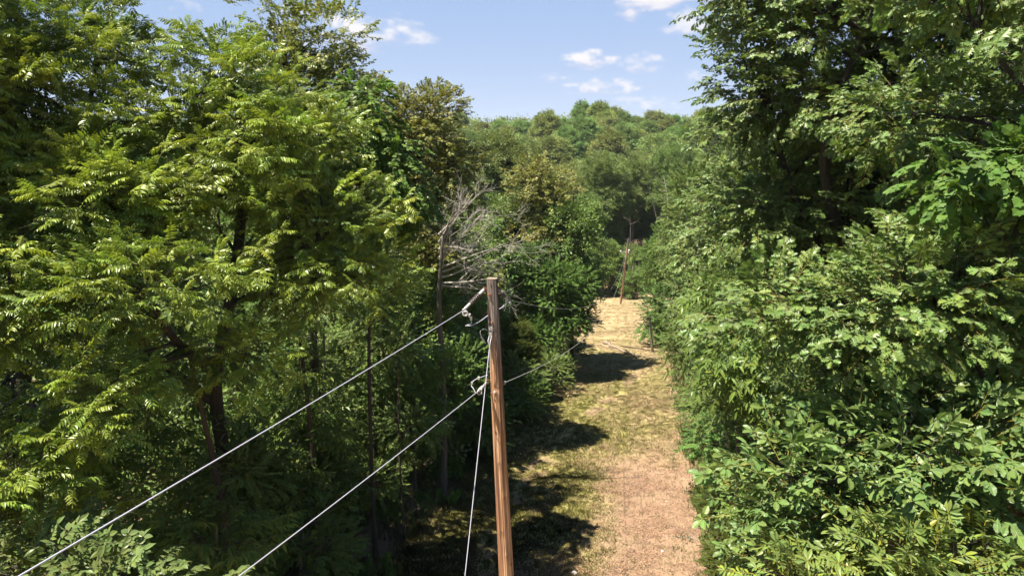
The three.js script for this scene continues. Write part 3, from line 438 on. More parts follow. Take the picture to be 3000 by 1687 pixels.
// ---- right wood
R = mulberry(171);
tree('oak_tree', 'big glossy oak whose ragged crown stands against the sky at the upper right', 'tree', 'oak', {
  trunk: [[9, 0, -17.4], [8.9, 6, -17.2], [8.4, 10, -16.8], [7.9, 16, -16.2]], r: .26, forks: [[[8.6, 9, -17], [7.2, 11, -17], [6.2, 13.4, -17]], [[8.5, 9.6, -16.9], [7.0, 12.5, -15.6], [7.3, 15, -15]]],
  ells: [[8.0, 14.3, -16, 3.0, 3, 2.8], [6.0, 13.9, -17, 1.4, 2.0, 1.5], [6.5, 11.1, -17, 1.6, 1.8, 1.7], [5.7, 16, -16.6, 1.4, 1.5, 1.4], [9.6, 12.2, -18, 2.4, 3, 2.4], [10.2, 15.6, -15.5, 2.2, 2.6, 2.2]], singles: 300, opt: { k: 1.25 }, mix: ['ovate', .2] });
tree('oak_tree', 'shaded oak overhanging the upper right corner', 'tree', 'oak', {
  trunk: [[10.6, 0, -10.2], [10.2, 7, -10.2], [9.2, 11.4, -10.1], [7.6, 15.6, -10]], r: .13, forks: [[[9.4, 11, -10.1], [7.8, 12.8, -10], [6.4, 14.2, -9.9]]],
  ells: [[7.2, 14.9, -10, 1.7, 1.4, 1.5], [8.6, 13, -11, 1.4, 1.5, 1.5], [7.0, 12.9, -12, 1.1, 1.3, 1.2], [5.6, 15.2, -10.8, 1.2, .8, 1.1], [8.6, 14.6, -9.6, 1.1, 1, 1]], opt: { k: .9 }, singles: 300 });
tree('oak_tree', 'glossy lobed-leaf oak reaching in from the right edge at mid height', 'tree', 'oak', {
  trunk: [[9.2, 0, -10.6], [8.9, 5, -10.5], [7.8, 8.4, -10.2], [6.2, 10.4, -9.8]], r: .18, forks: [[[8, 8, -10.3], [6.4, 9.4, -10], [4.6, 10, -10.3]]],
  ells: [[5.7, 10.4, -9.6, 1.7, 1.05, 1.5], [4.1, 10.1, -10.6, .9, .8, 1], [7.2, 10.6, -10.6, 1.2, 1.2, 1.2], [6.2, 8.9, -10.2, 1.4, .8, 1.2]], singles: 300, opt: { rl: .7, k: 1.2 } });
tree('chestnut_oak', 'young chestnut oak with large toothed leaves at the lower right', 'tree', 'chestnut', {
  trunk: [[6.9, 0, -9.6], [6.7, 4, -9.4], [6, 7, -9], [5.2, 9, -8.6]], r: .11, forks: [[[6.2, 6.4, -9.1], [4.8, 7.8, -8.6], [3.7, 8.3, -8.6]]],
  ells: [[5.1, 8.7, -8.4, 1.6, .85, 1.2], [3.8, 8.2, -8.8, .75, .7, .8], [4.4, 7.6, -9, 1.2, .7, 1], [6.0, 8.6, -8.6, .9, .8, .9]], singles: 300, opt: { rl: .55, k: 1.35 } });
tree('shingle_oak', 'young tree with narrow leaves and yellow shoot tips in the bottom right corner', 'tree', 'shingle', {
  trunk: [[6.2, 0, -7.6], [6, 4, -7.5], [5.4, 7, -7.2], [5, 8.4, -7]], r: .09, ells: [[4.9, 7.9, -7.2, 1.3, .55, .9], [3.8, 7.3, -7.4, .7, .45, .7], [5.4, 7.5, -6.6, 1, .6, .8]], singles: 300, opt: { rl: .5, k: 1.5 } });
tree('chestnut_oak', 'low leafy bough hanging over the bottom right corner of the strip', 'tree', 'chestnut', {
  trunk: [[6.6, 0, -11.6], [6.2, 3, -11.4], [5.4, 5.4, -10.8], [4.3, 6.0, -10.2]], r: .07, ells: [[4.25, 5.95, -10.2, .55, .35, .5], [4.9, 6.1, -10.6, .7, .5, .8], [5.5, 6.5, -10.4, .8, .6, .8]], singles: 200, opt: { rl: .4, k: 1.2 } });
tree('grapevine', 'bright wild grapevine with broad leaves over the oak boughs at the right', 'vine', 'grape', {
  trunk: [[8.6, 0, -9.8], [8.4, 5, -9.7], [7.4, 10, -9.3], [6.0, 12.5, -9]], r: .04, ells: [[6.2, 12.45, -9, .6, .28, .5], [6.8, 12.2, -9.2, .6, .45, .5], [5.7, 12.1, -9, .35, .22, .35]], singles: 260, opt: { rl: .35, k: 1.2, inner: 0, sc: .75 } });
const wall = (name, label, sp, x, y, z, rx, ry, o = {}) => tree(name, label, name === 'shrub' ? 'shrub' : 'tree', sp, { trunk: [[x + .4, 0, z - .3], [x + .3, (y + ground(x, z)) / 2, z - .2], [x, y + ry * .5, z]], r: o.r ?? .1, ells: [[x, y, z, rx, ry, o.rz ?? rx], ...(o.more ?? [])], opt: { rl: .75, k: 1.2, ...(o.opt ?? {}) }, bark: 'grey' });
wall('oak_tree', 'oak below the big glossy oak, its lit leaves spilling towards the strip', 'oak', 9.6, 8.2, -29, 2.4, 3.2, { more: [[8.4, 6, -27, 1.6, 2, 1.6], [10.6, 10.6, -30, 2.2, 2, 2]], r: .2, opt: { rl: .9, sc: 1.15 } });
wall('hickory_tree', 'hickory in the middle of the right wood, with hanging five-part leaves', 'hickory', 7.4, 7.6, -19.5, 1.9, 2.2, { more: [[8.6, 9.2, -20, 1.6, 1.6, 1.6]], r: .14 });
wall('understorey_tree', 'slim green tree in the right wood below the hickory', 'ovate', 7.8, 4.2, -22.5, 1.7, 2.3, { r: .1 });
wall('understorey_tree', 'mixed green tree on the right edge halfway down the strip', 'ovate', 11.2, 2.6, -40, 2.2, 3.6, { more: [[10.2, .4, -38.5, 1.4, 2.2, 1.4]], r: .15, opt: { rl: .9, tone: [1, 1, 1.1] } });
wall('understorey_tree', 'sunlit tree rising above the right edge, left of the big glossy oak', 'ovate', 13, 6.6, -48, 2.6, 5, { r: .18, opt: { rl: 1, sc: 1.2, tone: [1.05, 1, 1] } });
wall('shrub', 'leafy shrub on the right edge where the grass turns brown', 'ovate', 10.6, -.4, -33, 1.6, 2.4, { opt: { tone: [0.95, 1, 1.1] } });
wall('shrub', 'hanging leafy shrub on the right edge beside the bare reddish soil', 'bright', 8.6, 1.2, -25.5, 1.4, 1.7, { opt: { tone: [0.86, 1, 1.39], rl: .6 } });
wall('shrub', 'lower shrub with broad drooping leaves over the edge of the bare soil', 'ovate', 8.6, -.1, -23.8, 1.2, 1.2, { opt: { rl: .55, tone: [0.95, 1, 1.11] } });
wall('shrub', 'small yellow-green bush at the foot of the right wood, behind the low bough', 'bright', 8.0, .2, -20.6, .8, .9, { opt: { rl: .4, tone: [1.05, 1, 0.86] } });
wall('shrub', 'dense shrub in the right wood above the yellow-green bush', 'ovate', 7.7, 3.4, -17.6, 1.4, 1.7, { opt: { rl: .6 } });
wall('shrub', 'dark shrub behind the chestnut oak', 'ovate', 6.6, 5.6, -13.6, 1.6, 1.9, { opt: { rl: .65, tone: [0.95, 1, 1.05] } });
wall('understorey_tree', 'dim hickory sapling between the oak boughs and the chestnut oak', 'hickory', 5.6, 8.0, -14, 1.3, 1.3, { opt: { rl: .6 } });
for (const [x, z, s, lab] of [[7.9, -23.4, 1, 'small olive cedar at the foot of the shrubs on the right edge'], [6.9, -19.2, .8, 'tiny grey-green cedar beside the bare soil, near the low bough'], [9.2, -18.4, 1.9, 'taller cedar half hidden among the right shrubs']]) { const g0 = ground(x, z); tree('cedar', lab, 'tree', 'cedar', { trunk: [[x, 0, z], [x, g0 + .8 * s, z], [x, g0 + 2 * s, z]], r: .05 * s, ells: [[x, g0 + .9 * s, z, .6 * s, .8 * s, .6 * s], [x, g0 + 1.8 * s, z, .3 * s, .6 * s, .3 * s]], opt: { rl: .35 } }); }

// ---------------------------------------------------------------- dead trees
function bareBranch(mb, a, dir, len, r, depth, splits) {
  const pts = [a.clone()], n = 5, d = dir.clone(); for (let k = 1; k <= n; k++) { d.add(V3(gauss() * .17, gauss() * .13 + .02, gauss() * .17)).normalize(); pts.push(pts[k - 1].clone().addScaledVector(d, len / n)); }
  mb.tube(pts, taper(n + 1, r, Math.max(.004, r * .35)), depth > 1 ? 6 : 4);
  if (depth <= 0) return;
  for (let k = 0; k < splits; k++) { const q = 1 + Math.floor(R() * n), e = d.clone().multiplyScalar(.9).add(sphereDir().multiplyScalar(.75)).normalize(); bareBranch(mb, pts[q], e, len * rr(.38, .66), r * lerp(.62, .4, q / n), depth - 1, splits); }
}
{
  R = mulberry(211);
  const x = -2.85, z = -26, g0 = ground(x, z), t = thing('dead_tree', 'dead tree with bare silvery branches fanning out right, above the near pole', 'tree', [x, g0, z]);
  const tp = new THREE.CatmullRomCurve3([V3(0, 0, 0), V3(.1, 4, 0), V3(0, 8.4, 0), V3(.15, 10.2, .1), V3(.3, 11.8, 0)]).getPoints(14);
  part('trunk', new MB().tube(tp, taper(15, .15, .035), 9, [1, 1, 1], false, .14).geo(false), BARK.grey, t);
  const lim = [[9.9, 1, .95, 3.3], [9.6, 1, .5, 3.7], [10.3, .55, 1, 3.5], [9.2, 1, .2, 3.4], [10, .8, .6, 3.9], [8.9, 1, -.05, 3.2], [10.6, .5, 1, 2.1], [9.4, .9, .36, 3.5], [10.9, .8, .7, 2.3], [9.0, .9, .08, 2.8], [9.3, .3, .9, 2.6]];
  for (const [h, dx, dy, L] of lim) { const mb = new MB(); bareBranch(mb, V3(.05, h, 0), V3(dx, dy, rr(-.2, .5)).normalize(), L * .72, .042, 3, 4); part('branch', mb.geo(false), BARK.pale, t); }
}
function snag(name, label, pts, r, twigs, bark) {
  const b = V3(pts[0][0], ground(pts[0][0], pts[0][2]) - .05, pts[0][2]), t = thing(name, label, 'tree', b.toArray()), p = new THREE.CatmullRomCurve3(pts.map((q, k) => k ? V3(...q).sub(b) : V3(0, 0, 0))).getPoints(12);
  part('trunk', new MB().tube(p, taper(13, r, r * .3), 7, [1, 1, 1], true, .2).geo(false), BARK[bark], t);
  for (let k = 0; k < twigs; k++) { const mb = new MB(); bareBranch(mb, p[5 + Math.floor(R() * 7)], V3(R() < .5 ? -1 : 1, rr(.1, .6), gauss() * .4).normalize(), rr(.9, 1.8), r * .3, 1, 2); part('branch', mb.geo(false), BARK[bark], t); }
  return t;
}
R = mulberry(223);
snag('dead_snag', 'bare dead trunk with short twigs standing right behind the far pole', [[18.3, 0, -105], [18.3, -5, -105], [18.3, 0, -105], [18.15, 1.5, -105]], .1, 6, 'grey');
snag('dead_snag', 'thin grey dead stem to the right of the taller snag behind the far pole', [[19.6, 0, -104], [19.6, -7, -104], [19.7, -4.2, -104]], .08, 2, 'grey');
snag('dead_snag', 'pale leaning dead trunk high in the trees right of the far pole', [[24.6, 0, -112], [24.2, -2, -112], [23.2, 2.6, -112], [21.8, 6.4, -112]], .13, 2, 'grey');
snag('dead_snag', 'crooked whitish snag with a bent top, upper right of the far pole', [[25.6, 0, -112], [25.6, 2, -112], [25.2, 5, -112], [24.6, 7.4, -112]], .16, 2, 'pale');
snag('dead_snag', 'leaning bare trunk at the right edge of the strip, beside the logs', [[12.7, 0, -59], [12.5, -4.2, -59], [12.3, -2.2, -59]], .14, 3, 'grey');
snag('dead_snag', 'short broken grey trunk in the lower right behind the low bough', [[6.1, 0, -15.8], [6.2, 1.2, -15.8], [6.25, 3.1, -15.8]], .07, 1, 'grey');

// ---------------------------------------------------------------- forest: trees one can tell apart beyond the clearing, and the mass behind
{
  R = mulberry(251);
  const proto = [0, 1, 2, 3].map((v) => {
    const g = new THREE.Group(), h = [17, 19, 16, 22][v], w = [4.6, 4.2, 5.2, 3.8][v];
    part('trunk', new MB().tube([V3(0, 0, 0), V3(.1, h * .45, 0), V3(0, h * .8, .1)], [.3, .22, .08], 6).geo(false), BARK.grey, g);
    const ells = v === 3 ? [[0, 12, 0, 5.4, 7.4, 5.4], [.8, 16.4, .5, 3.6, 4.4, 3.6], [-2.4, 14.4, 0, 3, 4, 3]] : [[0, h * .66, 0, w, h * .3, w], [rr(-1.5, 1.5), h * .8, rr(-1, 1), w * .62, h * .18, w * .62], [rr(-2, 2), h * .55, rr(-2, 2), w * .8, h * .2, w * .8]];
    dress(g, crown('far', ells, { rl: 1.7, k: 1.25, fill: 1.25, inner: .1, flat: .8 }));
    return g;
  });
  const add = (v, x, z, s, c, label, group, lift = 0) => {
    const t = proto[v].clone(); t.name = numbered('forest_tree'); t.position.set(x, ground(x, z) - .3 + lift, z); t.scale.set(s, s * rr(.92, 1.08), s); t.rotation.y = rr(0, 6.28); tag(t, label, 'tree', group); scene.add(t);
    t.children.forEach((o) => { if (o.isInstancedMesh) { const q = new THREE.Color(); for (let k = 0; k < o.count; k++) { o.getColorAt(k, q); q.r *= c[0]; q.g *= c[1]; q.b *= c[2]; o.setColorAt(k, q); } } });
  };
  const tones = [[[1, 1, 1], 'mid green'], [[1.15, 1.05, 1], 'yellowish green'], [[.8, .9, .85], 'dark green'], [[1.3, 1.15, 1.35], 'pale seedy'], [[.88, 1.08, .95], 'fresh green'], [[1.1, .96, .95], 'olive']];
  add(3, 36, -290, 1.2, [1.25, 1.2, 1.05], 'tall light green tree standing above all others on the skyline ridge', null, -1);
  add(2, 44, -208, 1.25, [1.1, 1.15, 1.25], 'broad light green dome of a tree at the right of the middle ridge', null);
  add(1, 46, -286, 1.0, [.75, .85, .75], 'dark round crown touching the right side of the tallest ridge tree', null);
  const spots = [], ORD = ['leftmost', 'second', 'third', 'fourth', 'fifth', 'sixth', 'seventh', 'eighth', 'ninth', 'tenth', 'eleventh', 'twelfth', 'thirteenth', 'fourteenth', 'fifteenth', 'sixteenth'];
  for (const [d, step] of [[131, 6], [150, 7.4], [172, 8], [196, 8], [222, 8.5], [250, 8.5], [278, 8], [304, 8]]) for (let x = -.1 * d; x < .31 * d; x += step * rr(.85, 1.15)) spots.push({ x: x + rr(-1, 1), d: d + rr(-6, 6), s: rr(.82, 1.14) * (x / d < .02 ? .86 : 1), v: Math.floor(R() * 3), t: tones[Math.floor(R() * tones.length)], far: d > 240 });
  const count = {};
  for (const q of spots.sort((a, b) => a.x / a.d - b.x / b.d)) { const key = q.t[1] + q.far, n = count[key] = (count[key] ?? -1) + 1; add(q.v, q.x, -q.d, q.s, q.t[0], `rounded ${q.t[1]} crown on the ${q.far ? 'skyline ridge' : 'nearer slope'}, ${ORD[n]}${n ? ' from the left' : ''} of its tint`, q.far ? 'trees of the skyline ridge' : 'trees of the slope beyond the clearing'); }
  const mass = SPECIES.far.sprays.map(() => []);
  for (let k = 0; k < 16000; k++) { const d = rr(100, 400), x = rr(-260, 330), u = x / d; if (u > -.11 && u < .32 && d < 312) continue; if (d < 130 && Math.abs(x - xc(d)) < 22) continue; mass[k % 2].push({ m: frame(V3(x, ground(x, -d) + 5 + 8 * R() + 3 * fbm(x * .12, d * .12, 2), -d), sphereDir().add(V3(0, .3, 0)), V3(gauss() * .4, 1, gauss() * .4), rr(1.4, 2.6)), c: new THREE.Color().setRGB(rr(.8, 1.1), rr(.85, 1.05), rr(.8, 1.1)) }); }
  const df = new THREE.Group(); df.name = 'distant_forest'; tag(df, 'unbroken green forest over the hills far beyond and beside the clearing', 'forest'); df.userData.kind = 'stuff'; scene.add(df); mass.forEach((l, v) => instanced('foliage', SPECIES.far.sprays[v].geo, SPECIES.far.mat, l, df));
  // wood behind the edge trees, seen only as dark depth between them
  const w = new THREE.Group(); w.name = 'background_woodland'; tag(w, 'dark mass of woodland behind the trees on both sides of the strip', 'woodland'); w.userData.kind = 'stuff'; scene.add(w);
  const tm = new MB(), list = SPECIES.mid.sprays.map(() => []), tree1 = (x, z, h, rad, dens) => {
    const g0 = ground(x, z), ct = V3(x, g0, z); tm.tube([V3(x, g0 - .1, z), V3(x + rr(-.3, .3), g0 + h * .5, z), V3(x + rr(-.6, .6), g0 + h * .9, z)], [.2, .15, .05], 6);
    const n = Math.round(260 * dens); for (let q = 0; q < n; q++) { const d = sphereDir(), r = Math.cbrt(rr(.1, 1)); const p = V3(x + d.x * rad * r, g0 + h * .66 + d.y * h * .34 * r, z + d.z * rad * r); list[q % 2].push({ m: frame(p, d.add(V3(0, -.2, 0)), V3(gauss() * .4, 1, gauss() * .4), rr(.9, 1.5)), c: new THREE.Color().setRGB(rr(.75, 1.05), rr(.8, 1.05), rr(.75, 1)) }); }
  };
  for (let k = 0; k < 120; k++) { const d = rr(6, 96), e = rr(12, 34), x = xc(d) - 5 - e; tree1(x, -d, rr(11, 14), rr(2.4, 3.6), 1); }
  for (let k = 0; k < 34; k++) { const d = rr(31, 62), x = xc(d) - rr(8, 12.5); tree1(x, -d, rr(8, 12), rr(1.8, 2.6), .8); }
  for (let k = 0; k < 110; k++) { const d = rr(-2, 100), e = rr(7, 26), x = Math.max(xc(d) + 4 + e, .3 * d + 6); tree1(x, -d, rr(13, 17), rr(2.6, 3.8), 1.15); }
  for (let k = 0; k < 40; k++) { const d = rr(24, 105), x = xc(d) + rr(8.5, 13); tree1(x, -d, rr(6, 13), rr(2, 2.8), .9); }
  for (let k = 0; k < 9500; k++) { const d = rr(9, 104), left = R() < .62, e = left ? rr(d < 27 ? 8.2 : 5.6, 20) : rr(7.5, 18), x = xc(d) + (left ? -e : Math.max(e, .3 * d - xc(d) + 3)); const top = left ? 9 : 7; list[k % 2].push({ m: frame(V3(x, ground(x, -d) + .2 + top * R() * R() * smooth(5, 9, e) + .8 * R(), -d), sphereDir().add(V3(0, .2, 0)), V3(gauss() * .5, 1, gauss() * .5), rr(.7, 1.25)), c: new THREE.Color().setRGB(rr(.75, 1.05), rr(.8, 1.05), rr(.75, 1)) }); }
  for (let k = 0; k < 5200; k++) { const d = rr(104, 150), x = rr(4, 50), e = Math.abs(x - xc(d)); if (d < 108 && e < 5) continue; list[k % 2].push({ m: frame(V3(x, ground(x, -d) + .3 + 8 * R() * R() * smooth(103, 114, d), -d), sphereDir().add(V3(0, .2, 0)), V3(gauss() * .5, 1, gauss() * .5), rr(.9, 1.5)), c: new THREE.Color().setRGB(rr(.75, 1.05), rr(.8, 1.05), rr(.75, 1)) }); }
  part('trunks', tm.geo(false), BARK.dark, w, true);
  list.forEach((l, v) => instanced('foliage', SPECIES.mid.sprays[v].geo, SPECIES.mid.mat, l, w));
}

// ---------------------------------------------------------------- utility poles, wires and fittings
const METAL = new THREE.MeshStandardMaterial({ name: 'galvanised steel', color: new THREE.Color().setRGB(.5, .5, .52), metalness: .55, roughness: .45 });
const RUST = new THREE.MeshStandardMaterial({ name: 'rusty steel', color: new THREE.Color().setRGB(.26, .11, .06), metalness: .2, roughness: .8 });
const DULL = new THREE.MeshStandardMaterial({ name: 'dull grey strand', color: new THREE.Color().setRGB(.3, .29, .27), roughness: .6 });
const ALU = new THREE.MeshStandardMaterial({ name: 'bright aluminium strand', color: new THREE.Color().setRGB(.36, .36, .42), metalness: 0, roughness: .4 });
const CERAM = new THREE.MeshPhysicalMaterial({ name: 'grey polymer', color: new THREE.Color().setRGB(.3, .27, .27), roughness: .5, clearcoat: .2 });
const SHED = new THREE.MeshStandardMaterial({ name: 'dark polymer', color: new THREE.Color().setRGB(.08, .066, .064), roughness: .6 });
const FIT = new THREE.MeshStandardMaterial({ name: 'pale clamp metal', color: new THREE.Color().setRGB(.4, .38, .36), metalness: .3, roughness: .5 });
const catenary = (a, b, sag, n = 40) => Array.from({ length: n + 1 }, (_, k) => { const t = k / n; return a.clone().lerp(b, t).add(V3(0, -4 * sag * t * (1 - t), 0)); });
// a stranded cable: a tube with shallow twisted ridges
function cable(pts, r, sides = 8) { return new MB().tube(pts, pts.map(() => r), sides, [1, 1, 1], true).geo(false); }
function lathe(prof, a, b, seg = 18) { const g = new THREE.LatheGeometry(prof.map(([x, y]) => new THREE.Vector2(x, y)), seg), d = b.clone().sub(a); g.applyQuaternion(new THREE.Quaternion().setFromUnitVectors(V3(0, 1, 0), d.clone().normalize())); g.translate(a.x, a.y, a.z); return g; }
function boxAt(w, h, dd, pos, dir) { const g = new THREE.BoxGeometry(w, h, dd, 2, 2, 2); if (dir) g.applyQuaternion(new THREE.Quaternion().setFromUnitVectors(V3(0, 0, 1), dir.clone().normalize())); g.translate(pos.x, pos.y, pos.z); return g; }
const KNOT = [[.755, 1.5], [.77, 1.05], [.6, 1.75], [.52, 1.2], [.44, 1.9], [.38, 1.35], [.36, .8], [.88, 1.2], [.3, 1.6], [.83, 1.35]], crisp = (x, k = 2.4) => clamp((x - .5) * k + .5);
const woodMap = dataTex(512, 2048, (u, v) => {
  // v 0 at the foot, 1 at the top: grey weathered head, orange-brown worn shaft with dark streaks, pale splinters and ringed knots
  let du = 0; for (const [kv, ka] of KNOT) { const a = u - ka / 6.283, b = (v - kv) * 9; du += .02 * Math.sign(a) * Math.exp(-(a * a * 900 + b * b * 30)); }
  const U = u + du + .012 * fbm(v * 9, 3.3, 3), s1 = crisp(fbm(U * 34, v * 5 + 3, 4)), s2 = crisp(fbm(U * 80 + 9, v * 11, 4)), s3 = fbm(u * 7 + 2, v * 4, 4), patch = crisp(fbm(U * 8 + 31, v * 3.2 + 5, 4), 3.2);
  const age = smooth(.7, .9, v + (s3 - .5) * .4), streak = smooth(.62, .85, s1), pale = smooth(.62, .9, s2 * .5 + patch * .5);
  const warm = [lerp(.30, .58, patch), lerp(.135, .31, patch), lerp(.065, .15, patch)].map((q) => q * (.6 + .8 * s2)), grey = [.235, .19, .16].map((q) => q * (.25 + 1.5 * s2));
  let knot = 0; for (const [kv, ka] of KNOT) { const a = (u - ka / 6.283) * 1.0, b = (v - kv) * 9.5, q = Math.hypot(a, b * .8) / .035; if (q < 2) knot = Math.max(knot, smooth(1.3, .5, q) * (.55 + .45 * Math.sin(q * 13))); }
  return [0, 1, 2].map((k) => { let q = lerp(warm[k], grey[k], age); q = lerp(q, [.07, .04, .03][k], streak * lerp(.55, .8, age)); q = lerp(q, [.42, .32, .25][k], pale * .5 * (1 - age * .4)); return lerp(q, [.09, .055, .04][k], knot * .8); });
}, true);
const woodBump = dataTex(512, 1024, (u, v) => { const s = crisp(fbm(u * 60, v * 9, 4)), c = smooth(.6, .66, fbm(u * 26 + 3, v * 3.5, 4)); const q = clamp(s * .5 - c * .7 + .45); return [q, q, q]; });
const WOOD = new THREE.MeshStandardMaterial({ name: 'weathered pole wood', map: woodMap, bumpMap: woodBump, bumpScale: .03, roughness: .88 });
const ENDWOOD = new THREE.MeshStandardMaterial({ name: 'pole end grain', color: new THREE.Color().setRGB(.34, .27, .2), roughness: .95, map: barkMap });
function poleGeo(h, lean, r0, r1, sides, rows, knots) {
  const p = [], uv = [], idx = [], c = [];
  for (let k = 0; k <= rows; k++) for (let s = 0; s <= sides; s++) {
    const v = k / rows, u = s / sides, a = u * 2 * Math.PI, uu = u === 1 ? 0 : u; let r = lerp(r0, r1, v) * (1 + (fbm(Math.cos(a) * 2.5 + 7, Math.sin(a) * 2.5 + v * 1.4, 3) - .5) * .09);
    const crack = smooth(.66, .78, fbm(Math.cos(a) * 9 + 20, Math.sin(a) * 9 + v * .9 + 4, 3)); r -= crack * .026;
    for (const [kv, ka, ks] of knots) { const da = Math.atan2(Math.sin(a - ka), Math.cos(a - ka)) * r, dv = (v - kv) * h, q = Math.hypot(da, dv * .6) / ks; r += .016 * Math.exp(-q * q * 2) - .011 * Math.exp(-q * q * 16); }
    if (k === rows) r *= .965;
    p.push(Math.cos(a) * r + lean.x * v + .035 * Math.sin(v * 4.4) * (1 - v), h * v, Math.sin(a) * r + lean.z * v); uv.push(u, v);
    if (k && s) { const q = k * (sides + 1) + s; idx.push(q - sides - 2, q - 1, q, q - sides - 2, q, q - sides - 1); }
  }
  const g = new THREE.BufferGeometry(); g.setAttribute('position', new THREE.Float32BufferAttribute(p, 3)); g.setAttribute('uv', new THREE.Float32BufferAttribute(uv, 2)); g.setIndex(idx); g.computeVertexNormals();
  return g;
}
const NP = V3(-.03, ground(-.03, -13.5) - .1, -13.5), FP = V3(16.16, ground(16.16, -99) - .1, -99);
{
  R = mulberry(301);
  const H = 10.03 - NP.y, lean = V3(-.37, 0, 0), t = thing('utility_pole', 'weathered wooden utility pole in the foreground, grey at the head and orange-brown below', 'utility pole', NP.toArray()), L = (x, y, z) => V3(x, y, z).sub(NP);
  part('shaft', poleGeo(H, lean, .195, .112, 56, 170, [[.755, 1.5, .07], [.77, 1.05, .05], [.6, 1.75, .06], [.52, 1.2, .07], [.44, 1.9, .05], [.38, 1.35, .06], [.36, .8, .06], [.88, 1.2, .04], [.3, 1.6, .06], [.83, 1.35, .05]]), WOOD, t);
  const top = new THREE.CircleGeometry(.108, 40); top.rotateX(-Math.PI / 2); const tp = top.attributes.position; for (let k = 0; k < tp.count; k++) tp.setY(k, (hash(k * 3, 5) - .5) * .012 + (k ? 0 : .012)); top.computeVertexNormals(); top.translate(lean.x, H + .001, 0); part('end_grain', top, ENDWOOD, t);
  const bolt = (x, y, z, s, m) => mergeGeometries([boxAt(.055 * s, .055 * s, .012, L(x, y, z)), lathe([[.0, .03], [.016 * s, .03], [.016 * s, 0]], L(x, y, z), L(x, y, z + .04), 6)].map((g) => g.toNonIndexed()));
  part('bolt', bolt(-.46, 9.72, -13.378, 1.1), RUST, t); part('bolt', bolt(-.41, 9.14, -13.375, .8), RUST, t); part('bolt', bolt(-.36, 7.66, -13.357, 1), METAL, t); part('bolt', bolt(-.42, 7.64, -13.362, .8), RUST, t);
  part('bolt_hole', new THREE.CylinderGeometry(.013, .013, .01, 10).rotateX(Math.PI / 2).translate(...L(-.43, 9.92, -13.383).toArray()), SHED, t);
  part('guy_bracket', mergeGeometries([boxAt(.075, .2, .018, L(-.435, 8.96, -13.362)), boxAt(.05, .07, .05, L(-.435, 8.9, -13.335))].map((g) => g.toNonIndexed())), FIT, t);
  part('bolt', lathe([[0, .03], [.02, .03], [.02, 0]], L(-.435, 8.99, -13.352), L(-.435, 8.99, -13.3), 6), SHED, t);
  for (const [x, y, z, tl] of [[-.55, 9.8, -13.46, .12], [-.5, 7.86, -13.43, .1], [-.28, 9.76, -13.6, .1], [-.22, 7.78, -13.58, .08]]) part('eye_bolt', new THREE.TorusGeometry(.045, .011, 8, 20).rotateY(tl * 5).translate(...L(x, y, z).toArray()), RUST, t);
  part('staple', new THREE.TorusGeometry(.03, .006, 6, 12, Math.PI).translate(...L(-.5, 9.33, -13.39).toArray()), RUST, t);
}
// a dead-end insulator with a ribbed body between two metal ends
function insulator(label, a, b, sheds) {
  const t = thing('insulator', label, 'insulator', a.toArray()), d = b.clone().sub(a), L = d.length(), A = V3(0, 0, 0), at = (q) => d.clone().multiplyScalar(q);
  part('end_fitting', lathe([[0, 0], [.026, .0], [.032, .03], [.032, .12], [.026, .17], [0, .17]], A, at(1)), FIT, t);
  part('end_fitting', lathe([[0, 0], [.03, .0], [.03, .13], [.024, .2], [0, .2]], at(.72), at(1.7)), FIT, t);
  part('core', lathe([[.02, 0], [.02, L * .6]], at(.2), at(1.2)), CERAM, t);
  for (let k = 0; k < sheds; k++) part('shed', lathe([[.018, -.014], [.048, -.01], [.053, 0], [.045, .008], [.02, .016]], at(.27 + .4 * k / (sheds - 1)), at(2)), SHED, t);
  return t;
}
insulator('ribbed dead-end insulator on the left of the near pole head, holding the upper wire', V3(-.565, 9.81, -13.43), V3(-.94, 9.49, -13.06), 6);
insulator('grey insulator half hidden on the right of the near pole head', V3(-.27, 9.76, -13.62), V3(-.12, 9.5, -13.98), 6);
function clampThing(label, bits, m) { const o = shadows(new THREE.Mesh(mergeGeometries(bits.map((g) => { const q = g.index ? g.toNonIndexed() : g; for (const n of Object.keys(q.attributes)) if (!['position', 'normal', 'uv'].includes(n)) q.deleteAttribute(n); return q; })), m)); o.name = numbered('wire_clamp'); tag(o, label, 'clamp'); scene.add(o); return o; }
clampThing('grey strain clamp at the lower end of the left insulator', [boxAt(.07, .055, .16, V3(-.915, 9.44, -13.05), V3(.25, -.6, -.1)), new THREE.TorusGeometry(.045, .018, 8, 18).translate(-.92, 9.42, -13.02), boxAt(.05, .05, .06, V3(-.84, 9.38, -13.05)), lathe([[0, 0], [.018, 0], [.018, .07], [0, .07]], V3(-.83, 9.34, -13.02), V3(-.83, 9.5, -12.98), 8), boxAt(.045, .06, .045, V3(-.81, 9.3, -13.09))], FIT);
clampThing('white wedge clamp where the lower wire meets the near pole', [lathe([[0, 0], [.018, .0], [.022, .08], [.036, .2], [.04, .27], [.024, .33], [0, .34]], V3(-.53, 7.86, -13.4), V3(-.7, 7.75, -13.08), 14), new THREE.TorusGeometry(.05, .014, 8, 18).rotateY(.6).translate(-.66, 7.76, -13.1), lathe([[0, 0], [.014, 0], [.014, .12], [0, .12]], V3(-.62, 7.83, -13.15), V3(-.62, 7.6, -13.05), 8)], FIT);
clampThing('small clamp and bolts below the right insulator of the near pole', [boxAt(.045, .06, .05, V3(-.11, 9.47, -13.98)), lathe([[0, 0], [.018, 0], [.018, .06], [0, .06]], V3(-.09, 9.45, -13.98), V3(-.05, 9.38, -13.96), 8), boxAt(.05, .03, .05, V3(-.06, 9.41, -13.99))], FIT);
